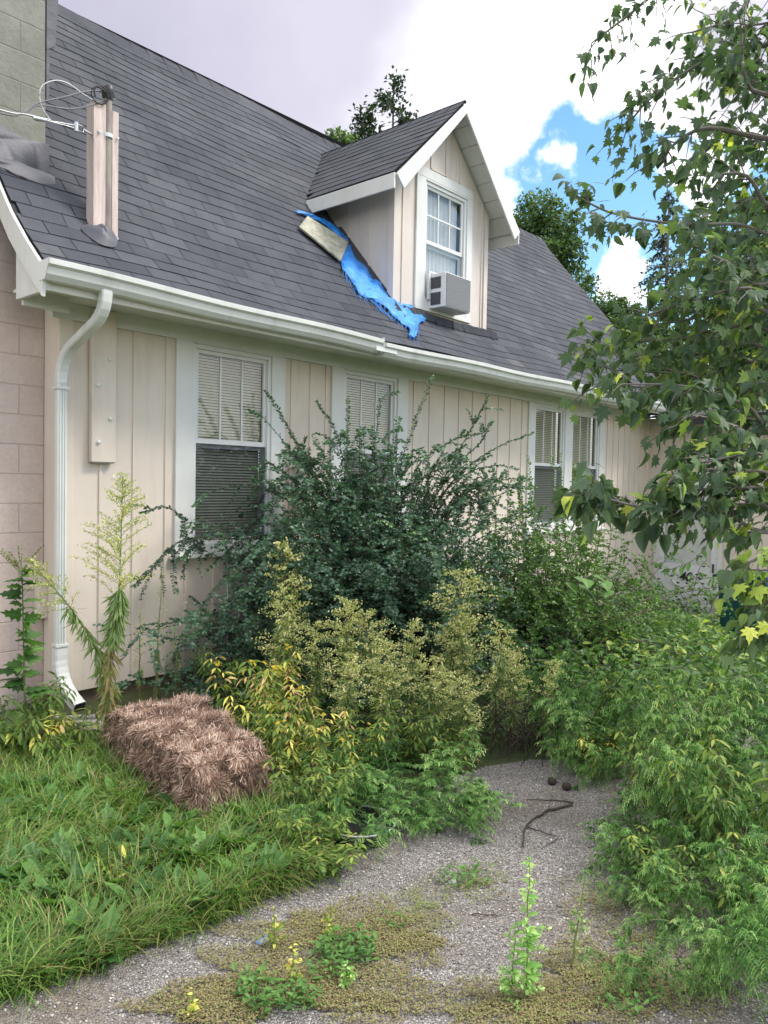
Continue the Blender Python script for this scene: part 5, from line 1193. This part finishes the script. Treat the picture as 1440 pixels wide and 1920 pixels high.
# other species mixed into the thicket
G4 = 'broader leaved weeds mixed into the right thicket'
for bpx, top, kd, lb in [((1210, 1520), 1330, 2, 'broad leaved weed at the gravel end of the thicket'), ((1330, 1640), 1400, 2, 'broad leaved weed buried inside the thicket'), ((1420, 1640), 1350, 2, 'dark broad leaved weed by the right edge'), ((1300, 1480), 1260, 2, 'broad leaved weed near the top of the thicket'), ((1180, 1420), 1230, 2, 'broad leaved weed behind the gravel end'), ((1400, 1760), 1560, 2, 'dark broad leaved weed low at the right'), ((1240, 1690), 1560, 2, 'small mixed leaf weed over the gravel edge'), ((1120, 1460), 1360, 1, 'yellow leaved weed beside the dark lumps')]:
    b_ = Gp(*bpx); h_ = (bpx[1]-top)*depth(b_)/FPX/.8; o = clone(bp[kd], tuple(b_), bpx[0]*.7, h_); o.scale = (max(h_, .5),)*2+(h_,); tag(o, lb, 'weed', G4)
for bpx, top, kd, lb in [((1030, 1420), 1230, 2, 'leaning plume weed by the dark hollow')]:
    b_ = Gp(*bpx); h_ = (bpx[1]-top)*depth(b_)/FPX; o = clone(pl[kd], tuple(b_), bpx[0]*.7, h_); o.scale = (max(h_, .6),)*2+(h_,); tag(o, lb, 'weed', G4)
# dark stem tangle added to supply the shade of the hollow
r = np.random.default_rng(77); b_ = Gp(985, 1405); gs = Geo()
for k in range(90):
    a = r.uniform(0, 2*pi); q = path((r.normal(0, .16), r.normal(0, .12), 0), (cos(a)*.6, sin(a)*.6, 1), r.uniform(.4, 1.1), r.uniform(.2, .9), 9, .25, r); q[:, 2] = np.maximum(q[:, 2], .01); gs.tube(q, .0028, 3)
o = gs.build('hollow_shade_stems', M['twig']); o.location = b_; tag(o, 'tangle of dark stems added as shade in the hollow behind the gravel', 'shade filler')

# far yard cover between the bush and the door
r = np.random.default_rng(61); g = Geo(); n = 16000
x = r.uniform(5.5, 12.4, n); y = r.uniform(1.0, 5.1, n); z = gz(x, y); hmax = .30+.12*np.sin(x*2.1+y*1.7)+.1*np.sin(x*5-y*4)
aa = r.uniform(0, 2*pi, n); zz = z+np.maximum(hmax, .08)*r.random(n)**.6
g.stamp(LANCE_W, np.stack([x, y, zz], 1), np.stack([np.cos(aa), np.sin(aa), r.uniform(-.5, .9, n)], 1), np.array([0, 0, 1.])+r.normal(0, .4, (n, 3)), r.uniform(.05, .12, n), np.clip(r.normal(.5, .25, n)+.25*np.sin(x*1.3+y*2), 0, 1))
tag(g.build('undergrowth', M['light']), 'tangled yellow green low growth filling the yard up to the white door', 'undergrowth', kind='stuff')
# foot of the wall and under the shrubs
g = Geo(); n = 7000; x = r.uniform(2.75, 7.5, n); y = r.uniform(2.6, 5.15, n); k = ~inpoly(x, y, poly) & (y > 2.55) & (x > 2.85) & ((x > 3.95) | (y < 4.2)); x, y = x[k], y[k]; n = len(x); aa = r.uniform(0, 2*pi, n)
g.stamp(LANCE_W, np.stack([x, y, gz(x, y)+.22*r.random(n)**1.5], 1), np.stack([np.cos(aa), np.sin(aa), r.uniform(-.2, 1.0, n)], 1), np.array([0, 0, 1.])+r.normal(0, .4, (n, 3)), r.uniform(.04, .10, n), r.uniform(0, .7, n))
tag(g.build('undergrowth', M['ragleaf']), 'dark green low growth under the shrubs and plume weeds', 'undergrowth', kind='stuff')

# ================================================================== upright seedlings on the gravel
def upright(h, seed, nl, L, mt, lt=LANCE_W, tips=True, tint=(.5, 1), stem='stem_green'):
    r = np.random.default_rng(seed); gs, gl = Geo(), Geo(); q = path((0, 0, 0), (r.normal(0, .05), r.normal(0, .05), 1), h, 0, 10, .05, r); gs.tube(q, np.linspace(.004, .0012, 10), 5)
    leafy(gl, q, lt, nl, L, .8, tint, .12, .95, down=.25, r=r, taper=.5)
    for k in range(int(nl/4)):
        p, tg, t = along(q, 1, .25, .97, r=r); b = path(p[0], perp(tg, np.array([r.uniform(0, 2*pi)]))[0]+tg[0]*.8, L*r.uniform(.8, 1.6), .3, 5, .05, r); gs.tube(b, .0008, 3); leafy(gl, b, SMALL, 12, .022, .8, (tint[0], 1), 0, 1, r=r)
    return [('stem', gs, M[stem]), ('leaves', gl, M[mt])]
def up(px, py, top, seed, nl, L, mt, lb, **k):
    b_ = Gp(px, py); return mkthing('seedling', upright((py-top)*depth(b_)/FPX, seed, nl, L, mt, **k), b_, lb, 'seedling')
up(985, 1878, 1595, 1, 64, .055, 'rag', 'tall bright green seedling standing alone on the gravel')
up(955, 1882, 1750, 2, 30, .04, 'rag', 'side shoot leaning left beside the tall bright seedling')
up(1068, 1815, 1590, 3, 34, .03, 'weedleaf', 'thin wispy dry stalk on the gravel right of the bright seedling', lt=NARROW, tint=(.5, 1))
up(515, 1785, 1690, 4, 16, .03, 'yellow', 'small yellow green sprout near the blue scrap', tint=(.3, .8)); up(548, 1850, 1760, 5, 16, .03, 'yellow', 'yellow sprout in the dry mat', tint=(.5, .9)); up(362, 1905, 1855, 6, 12, .03, 'yellow', 'tiny sprout at the bottom left on the gravel', tint=(.4, .9)); up(620, 1760, 1690, 7, 16, .03, 'yellow', 'pale sprout above the clover patch', tint=(.3, .8))
up(650, 1850, 1790, 8, 16, .035, 'rag', 'small green sprout in the clover patch')
# dropped orange and pale leaves plant in the lawn
r = np.random.default_rng(71); b_ = Gp(250, 1665); gs, gl = Geo(), Geo()
for k in range(9):
    a = r.uniform(0, 2*pi); q = path((0, 0, .08), (cos(a), sin(a), .45), r.uniform(.10, .22), .4, 6, .1, r); gs.tube(q, .0018, 3); leafy(gl, q, LANCE, 6, .06, .8, (.0, 1), .3, 1, r=r)
mkthing('seedling', [('stem', gs, M['stem_brown']), ('leaves', gl, M['yellow'])], b_, 'sapling with orange and pale leaves lying in the long grass', 'seedling')

# ================================================================== planter, sticks, lumps, scraps
pc_ = Gp(678, 1596); pc_[1] += .10; pc_[0] += .09
ptr = empty('planter', tuple(pc_)); tag(ptr, 'low black round planter with a pale rim under the sprawling weeds', 'planter')
def lathe(g, prof_, n=28, tint=.5):
    V = [(r_*cos(a), r_*sin(a), z_) for r_, z_ in prof_ for a in np.arange(n)/n*2*pi]
    g.add(V, [(k*n+i, k*n+(i+1) % n, (k+1)*n+(i+1) % n, (k+1)*n+i) for k in range(len(prof_)-1) for i in range(n)], tint)
g = Geo(); lathe(g, [(.001, 0), (.135, 0), (.165, .075), (.158, .075), (.13, .05), (.001, .05)]); g.build('bowl', M['black'], ptr, smooth=True)
g = Geo(); lathe(g, [(.162, .072), (.170, .074), (.171, .080), (.162, .081), (.162, .072)]); g.build('rim', M['steel'], ptr, smooth=True)
def stick(pxs, r0, lb, z=.012):
    q = catm([on(a_, b_, 2, z) for a_, b_ in pxs], 4); o0 = q[0].copy(); q = q+rng.normal(0, .002, q.shape); g = Geo(); g.tube(q, np.linspace(r0*.7, r0*.3, len(q)), 6, cap=True); o = g.build('stick', M['twig'], offset=o0, smooth=True); o.location = o0; tag(o, lb, 'stick', 'fallen sticks on the gravel')
stick([(1072, 1508), (1030, 1520), (1000, 1535), (985, 1555), (980, 1590)], .010, 'thickest curved dark stick lying on the gravel'); stick([(1075, 1505), (1040, 1500), (985, 1500)], .006, 'straight dark stick just behind the curved one')
stick([(990, 1550), (1015, 1560), (1045, 1568)], .005, 'short dark stick in front of the curved one'); stick([(1050, 1570), (1030, 1580), (1015, 1592)], .003, 'tiny forked twig at the front of the sticks')
stick([(745, 1722), (770, 1722), (782, 1725)], .004, 'small stick in the olive mat'); stick([(885, 1712), (920, 1716), (945, 1718)], .003, 'thin stick on the middle gravel'); stick([(1135, 1865), (1170, 1900), (1205, 1916)], .002, 'pale thin stem at the bottom right of the gravel'); stick([(385, 1872), (396, 1860), (404, 1853)], .005, 'short curved brown stick at the lower left')
for (a_, b_, lb) in [(1035, 1472, 'left dark round lump at the back of the gravel'), (1062, 1482, 'right dark round lump at the back of the gravel')]:
    g = Geo(); lathe(g, [(.001, 0), (.018, .003), (.025, .02), (.022, .036), (.001, .044)], 12); o = g.build('walnut', M['twig'], smooth=True); o.location = Gp(a_, b_); tag(o, lb, 'walnut', 'dark lumps on the gravel')
g = Geo(); V = np.array(ico)*[.022, .016, .009]+rng.normal(0, .0015, (12, 3)); g.add(V+[0, 0, .009], icf); o = g.build('stone', M['stone']); o.location = Gp(848, 1657); tag(o, 'single white stone on the grey gravel', 'stone')
g = Geo(); n = 9; V = [(.028*(i/n-.5)*2+rng.normal(0, .004), .02*(j-1)+rng.normal(0, .004), .006+abs(rng.normal(0, .006))) for i in range(n) for j in range(3)]; g.add(V, [(i*3+j, i*3+j+1, (i+1)*3+j+1, (i+1)*3+j) for i in range(n-1) for j in range(2)])
M['scrap'] = plain('blue_scrap', (.22, .42, .75), .5); o = g.build('tarp_scrap', M['scrap']); o.location = Gp(498, 1768); tag(o, 'small faded blue scrap on the gravel by the grass', 'scrap')

# teal bin behind the leaves on the right
tb = empty('teal_bin', (9.4, 2.15, float(gz(9.4, 2.15)))); c_ = on(1400, 1180, 1, 2.9); tb.location = (float(c_[0]), 2.9, float(gz(c_[0], 2.9)))
tag(tb, 'dark teal plastic bin mostly hidden behind leaves at the right', 'bin')
g = Geo(); V = [(sx*.26*s, sy*.28*s, z_) for z_, s in ((.03, .82), (.92, 1.0)) for sx, sy in ((-1, -1), (1, -1), (1, 1), (-1, 1))]; g.add(V, [(0, 1, 5, 4), (1, 2, 6, 5), (2, 3, 7, 6), (3, 0, 4, 7), (3, 2, 1, 0), (4, 5, 6, 7)]); g.build('body', M['teal'], tb, bevel=.02)
g = Geo(); g.extrude([(-.30, .925), (.33, .925), (.33, .955), (.10, 1.0), (-.30, .97)], 0, -.285, .285); g.build('lid', M['teal'], tb, bevel=.01)
for s_ in (-1, 1):
    g = Geo(); g.tube([(s_*.20, .25, .09), (s_*.25, .25, .09)], .085, 16, cap=True); g.build('wheel', M['black'], tb)

# ================================================================== maple on the right
r = np.random.default_rng(101); TB = np.array([5.15, .55, 0.0]); gt, gl = Geo(), Geo()
def W_(px, py, d): return P(px, py, d)-TB
trunk = catm([(0, 0, -.1), (.02, .03, 1.0), (.0, .08, 2.2), (-.05, .1, 3.4), (-.1, .15, 4.8)], 6); gt.tube(trunk, np.linspace(.11, .045, len(trunk)), 10)
for q_, rr0 in (([(0, 0, -.1), (.25, -.15, 1.2), (.5, -.35, 3.0), (.6, -.5, 4.6)], .08),): gt.tube(catm(q_, 6), np.linspace(rr0, .03, 19), 8)
def twig(q, n, size=.078, tint=(.05, .75), gold=.03, pet=.06, spread=.9, dn=.9):
    gt.tube(q, np.linspace(.005, .002, len(q)), 4); p, tg, t = along(q, n, .15, 1, r=r)
    ang = np.where(np.arange(n) % 2 == 0, 0, pi)+r.normal(0, .9, n); rad = perp(tg, ang); st = p+unit(rad+tg*.5+[0, 0, .1])*pet*r.uniform(.5, 1.3, n)[:, None]
    for k in range(n):
        if k % 3 == 0: gt.tube([p[k], st[k]], .0012, 3, tint=.5)
    d = rad*spread+tg*.4+np.stack([r.normal(0, .3, n), r.normal(0, .3, n), -dn+r.normal(0, .35, n)], 1)
    ti = r.uniform(tint[0], tint[1], n); ti[r.random(n) < gold] = r.uniform(.9, 1)  # a share of leaves coloured yellow to look lit through by the sun
    s = size*r.uniform(.65, 1.2, n); up_ = rad*.4+np.array([0, -.35, 1.])+r.normal(0, .5, (n, 3)); S3 = np.stack([s*r.uniform(.75, 1.2, n), s, s*r.uniform(.5, 2.2, n)], 1)
    mk_ = r.random(n) < .42
    for tm, m2 in ((MAPLE, mk_), (HEART, ~mk_ & (r.random(n) < .6)), (LANCE_W, ~mk_)): gl.stamp(tm, st[m2], d[m2], up_[m2], S3[m2], ti[m2])
def limb(pts, r0, nt, L, n=7, **k):
    q = catm(pts, 6); gt.tube(q, np.linspace(r0, .005, len(q)), 6); L = L*.92; nt = int(nt*1.25); p, tg, t = along(q, nt, .25, 1, r=r); rad = perp(tg, r.uniform(0, 2*pi, nt))
    for j in range(nt):
        b = path(p[j], rad[j]*.9+tg[j]*.8, L*r.uniform(.5, 1.1), .25, 6, .12, r); twig(b, n, **k)
    twig(q[len(q)//2:], n, **k)
T0, T1, T2, T3, T4 = trunk[6], trunk[11], trunk[15], trunk[19], trunk[-1]
limb([T4, W_(1500, -120, 5.2), W_(1300, -60, 5.2), W_(1170, 35, 5.2), W_(1110, 80, 5.1)], .02, 10, .30)
limb([T4, W_(1480, 60, 5.0), W_(1330, 110, 5.0), W_(1225, 180, 4.9), W_(1180, 230, 4.9)], .02, 12, .30)
limb([T4, W_(1450, -60, 4.9), W_(1380, 30, 4.9), W_(1300, 60, 4.9)], .02, 9, .35)
limb([T3, W_(1470, 260, 4.8), W_(1330, 240, 4.7), W_(1265, 270, 4.7), W_(1245, 300, 4.7)], .02, 10, .26)
limb([T3, W_(1450, 180, 4.7), W_(1400, 150, 4.5), W_(1390, 60, 4.5)], .02, 9, .32)
limb([T3, W_(1500, 430, 4.5), W_(1380, 420, 4.4), W_(1270, 420, 4.4), W_(1150, 400, 4.4), W_(1082, 368, 4.4)], .012, 11, .17, n=8, size=.08)
limb([T3, W_(1480, 400, 4.5), W_(1400, 330, 4.4), W_(1330, 330, 4.4)], .02, 11, .28)
limb([T3, W_(1460, 520, 4.3), W_(1360, 490, 4.2), W_(1300, 460, 4.2)], .018, 10, .25)
for k in range(6): limb([T2, W_(1500, 560+k*30, 4.2), W_(1400, 540+k*35, 4.1+.1*k), W_(1310, 560+k*35, 4.2+.12*k), W_(1215-16*k, 590+k*26, 4.3+.1*k)], .014, 10, .27, gold=.06, tint=(.2, .9))
limb([T2, W_(1500, 720, 4.4), W_(1380, 720, 4.6), W_(1240, 690, 4.8), W_(1130, 650, 4.9), W_(1098, 660, 4.9)], .016, 17, .24, gold=.09, tint=(.3, .9))
limb([T2, W_(1480, 800, 4.2), W_(1400, 760, 4.1), W_(1290, 725, 4.1), W_(1170, 720, 4.1)], .012, 13, .22, gold=.05, size=.09)
limb([T1, W_(1480, 850, 3.9), W_(1380, 800, 3.9), W_(1300, 780, 3.9), W_(1265, 800, 3.9)], .012, 7, .20, size=.09)
for k in range(4): limb([T1, W_(1500, 870+k*25, 3.9), W_(1420, 850+k*32, 3.8), W_(1330, 865+k*26, 3.8), W_(1270, 880+k*20, 3.8)], .012, 8, .19, gold=.12, tint=(.2, .88))
limb([T1, W_(1480, 990, 3.9), W_(1350, 960, 3.8), W_(1230, 955, 3.8), W_(1140, 935, 3.8), W_(1105, 915, 3.8)], .012, 18, .16, gold=.06, size=.095)
limb([T1, W_(1480, 1060, 3.6), W_(1440, 1040, 3.6), W_(1405, 1055, 3.6)], .008, 6, .15, gold=.45, tint=(.6, .95))
limb([T0, W_(1500, 1160, 3.5), W_(1450, 1110, 3.6), W_(1410, 1140, 3.6)], .008, 6, .15, gold=.12, tint=(.5, .9))
limb([T0, W_(1490, 1240, 3.5), W_(1450, 1190, 3.6), W_(1425, 1210, 3.6)], .008, 6, .15, gold=.08, tint=(.4, .88))
for k in range(9): limb([T2 if k % 2 else T3, W_(1560, 60+k*110, 4.8), W_(1480, 40+k*110, 4.9), W_(1395, 50+k*108, 5.0)], .02, 12, .36, gold=.05)
for k in range(5): limb([T3 if k < 3 else T2, W_(1500, 150+k*130, 5.2), W_(1410, 120+k*130, 5.3), W_(1320, 140+k*125, 5.4)], .016, 10, .30, gold=.05)
mkthing('maple_tree', [('trunk', gt, M['bark']), ('crown', gl, M['maple'])], TB, 'maple reaching in from the right with dark lobed leaves and some coloured yellow as if sunlit', 'tree')
# compound leaf sprig
SG = P(1330, 1010, 3.7); gs, gl2 = Geo(), Geo(); q = catm([P(1440, 960, 3.6)-SG, P(1350, 1000, 3.7)-SG, P(1300, 1050, 3.7)-SG, P(1250, 1070, 3.7)-SG], 5); gs.tube(q, .002, 4)
TBase = np.array([5.6, .2, 0])-SG; gs.tube(catm([TBase, TBase+[0, 0, 1.0], q[0]], 8), np.linspace(.014, .002, 17), 6)
leafy(gl2, q, lance(.38, .15, .1, 4, .45), 16, .075, .95, (.6, 1), .3, 1, down=.7, flat=True, r=r)
o = mkthing('ash_sapling', [('trunk', gs, M['bark']), ('crown', gl2, M['ragleaf'])], SG, 'slender sapling twig with paired oval leaflets hanging before the white door', 'sapling')

# ================================================================== background trees
def farcrown(gl, gt, blobs, n, leaf, r, tm=OVAL, tint=(0, 1), trunkpts=None, tr=.25):
    for (c, rad, sq) in blobs:
        m_ = int(n*rad**2); d = unit(r.normal(0, 1, (m_, 3))); rr_ = rad*r.random(m_)[:, None]**.4; cl_ = .22*rad*np.sin(d*7+c[0])
        p = np.array(c)+d*(rr_+cl_)*np.array([1, 1, sq])
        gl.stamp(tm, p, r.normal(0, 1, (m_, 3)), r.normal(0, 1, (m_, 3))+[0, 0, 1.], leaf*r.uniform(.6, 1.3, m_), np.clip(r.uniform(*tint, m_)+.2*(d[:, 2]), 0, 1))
        if trunkpts is not None: q = catm([trunkpts, (trunkpts+np.array(c))/2+[0, 0, -.3], c], 4); gt.tube(q, np.linspace(tr*.4, .03, len(q)), 5)
def fartree(name, specs, basexy, lb, n=900, leaf=.2, mat='bgleaf', seed=1, fork=.5, tr=.22, grp='trees beyond the house', sq=.85):
    r = np.random.default_rng(seed); B = np.array([basexy[0], basexy[1], -.5]); gt, gl = Geo(), Geo(); bl = [(P(a_, b_, d_)-B, rad, sq) for a_, b_, d_, rad in specs]
    top = max(b[0][2] for b in bl); c = np.mean([b[0] for b in bl], 0); f = np.array([c[0]*.5, c[1]*.5, top*fork]); gt.tube(catm([(0, 0, 0), f*.5, f], 5), np.linspace(tr, tr*.6, 11), 8)
    farcrown(gl, gt, bl, n, leaf, r, trunkpts=f, tr=tr); return mkthing(name, [('trunk', gt, M['bark']), ('crown', gl, M[mat])], B, lb, 'tree', grp)
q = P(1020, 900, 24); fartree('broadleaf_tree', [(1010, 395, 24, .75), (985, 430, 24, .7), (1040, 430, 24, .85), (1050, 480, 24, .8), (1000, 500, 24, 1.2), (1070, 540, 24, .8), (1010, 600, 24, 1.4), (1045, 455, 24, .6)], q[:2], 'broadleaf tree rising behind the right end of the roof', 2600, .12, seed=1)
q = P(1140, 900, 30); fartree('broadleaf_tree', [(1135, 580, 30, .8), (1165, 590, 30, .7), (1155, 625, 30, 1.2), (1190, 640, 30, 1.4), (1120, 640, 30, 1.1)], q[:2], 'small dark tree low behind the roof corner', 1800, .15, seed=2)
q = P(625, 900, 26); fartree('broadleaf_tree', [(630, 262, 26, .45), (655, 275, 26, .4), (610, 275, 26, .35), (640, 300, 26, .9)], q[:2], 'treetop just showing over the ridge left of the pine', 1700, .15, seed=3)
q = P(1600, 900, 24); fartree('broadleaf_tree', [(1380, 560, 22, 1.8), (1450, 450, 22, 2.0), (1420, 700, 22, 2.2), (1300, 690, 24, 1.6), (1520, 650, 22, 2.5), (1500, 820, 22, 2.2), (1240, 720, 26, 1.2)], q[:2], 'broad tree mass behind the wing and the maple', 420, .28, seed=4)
def conifer(px, tip, bottom, d, w, lb, seed, dens=60, sparse=False):
    r = np.random.default_rng(seed); T = P(px, tip, d); B = np.array([T[0], T[1], -.5]); h = T[2]+.5; zb = P(px, bottom, d)[2]; gt, gl = Geo(), Geo(); gt.tube([(0, 0, 0), (0, 0, h*.5), (0, 0, h)], [.22, .12, .02], 7)
    n = dens; zs = np.linspace(zb, T[2], n)
    for k in range(n):
        u = (T[2]-zs[k])/(T[2]-zb); L = w*(u**.8+.06)*r.uniform(.5, 1.15)
        if sparse: L = w*r.uniform(.4, 1.1)*(.25+.9*sin(pi*min(1, u*.8+.1)))
        a = r.uniform(0, 2*pi); b = path((0, 0, zs[k]+.5), (cos(a), sin(a), .35 if sparse else .1), L, .15 if sparse else .35, 7, .1, r); gt.tube(b, np.linspace(.03, .008, 7), 3)
        leafy(gl, b, SMALL, int(26*L)+8, .20, .8, (0, .9), .15 if not sparse else .45, 1, r=r, taper=.4)
        if sparse:
            m_ = 26; c_ = b[-1]+r.normal(0, .16, (m_, 3)); gl.stamp(SMALL, c_, r.normal(0, 1, (m_, 3))+[0, 0, .6], [0, 0, 1.], np.full(m_, .18), r.uniform(0, .9, m_))
    return mkthing('conifer', [('trunk', gt, M['bark']), ('crown', gl, M['pine'])], B, lb, 'tree', 'conifers beyond the house')
conifer(738, 165, 420, 27, .75, 'open pine top standing highest over the ridge', 5, 40, True)
conifer(684, 215, 420, 28, .45, 'narrow pine top left of the open pine', 6, 60, True)
conifer(1255, 358, 800, 30, 2.4, 'blue green spruce behind the maple branches', 7, 150)
conifer(765, 235, 420, 27, .4, 'tiny conifer tip behind the dormer roof', 8, 26, True)
# loose straw fallen round the bale
r = np.random.default_rng(300); n = 700; g = Geo(); a = r.uniform(0, 2*pi, n); d_ = r.uniform(.3, .75, n); q = np.stack([d_*np.cos(a)*.75, d_*np.sin(a), r.uniform(.01, .09, n)], 1); aa = r.uniform(0, 2*pi, n)
g.stamp(STR, q, np.stack([np.cos(aa), np.sin(aa), r.normal(0, .25, n)], 1), np.array([0, 0, 1.])+r.normal(0, .3, (n, 3)), np.stack([np.full(n, .0028), r.uniform(.04, .11, n), np.full(n, .02)], 1), r.uniform(.5, 1, n))
o = g.build('loose_straw', M['straw']); o.location = tuple(bc); tag(o, 'loose straw stalks fallen in the grass round the hay bale', 'straw', kind='stuff')
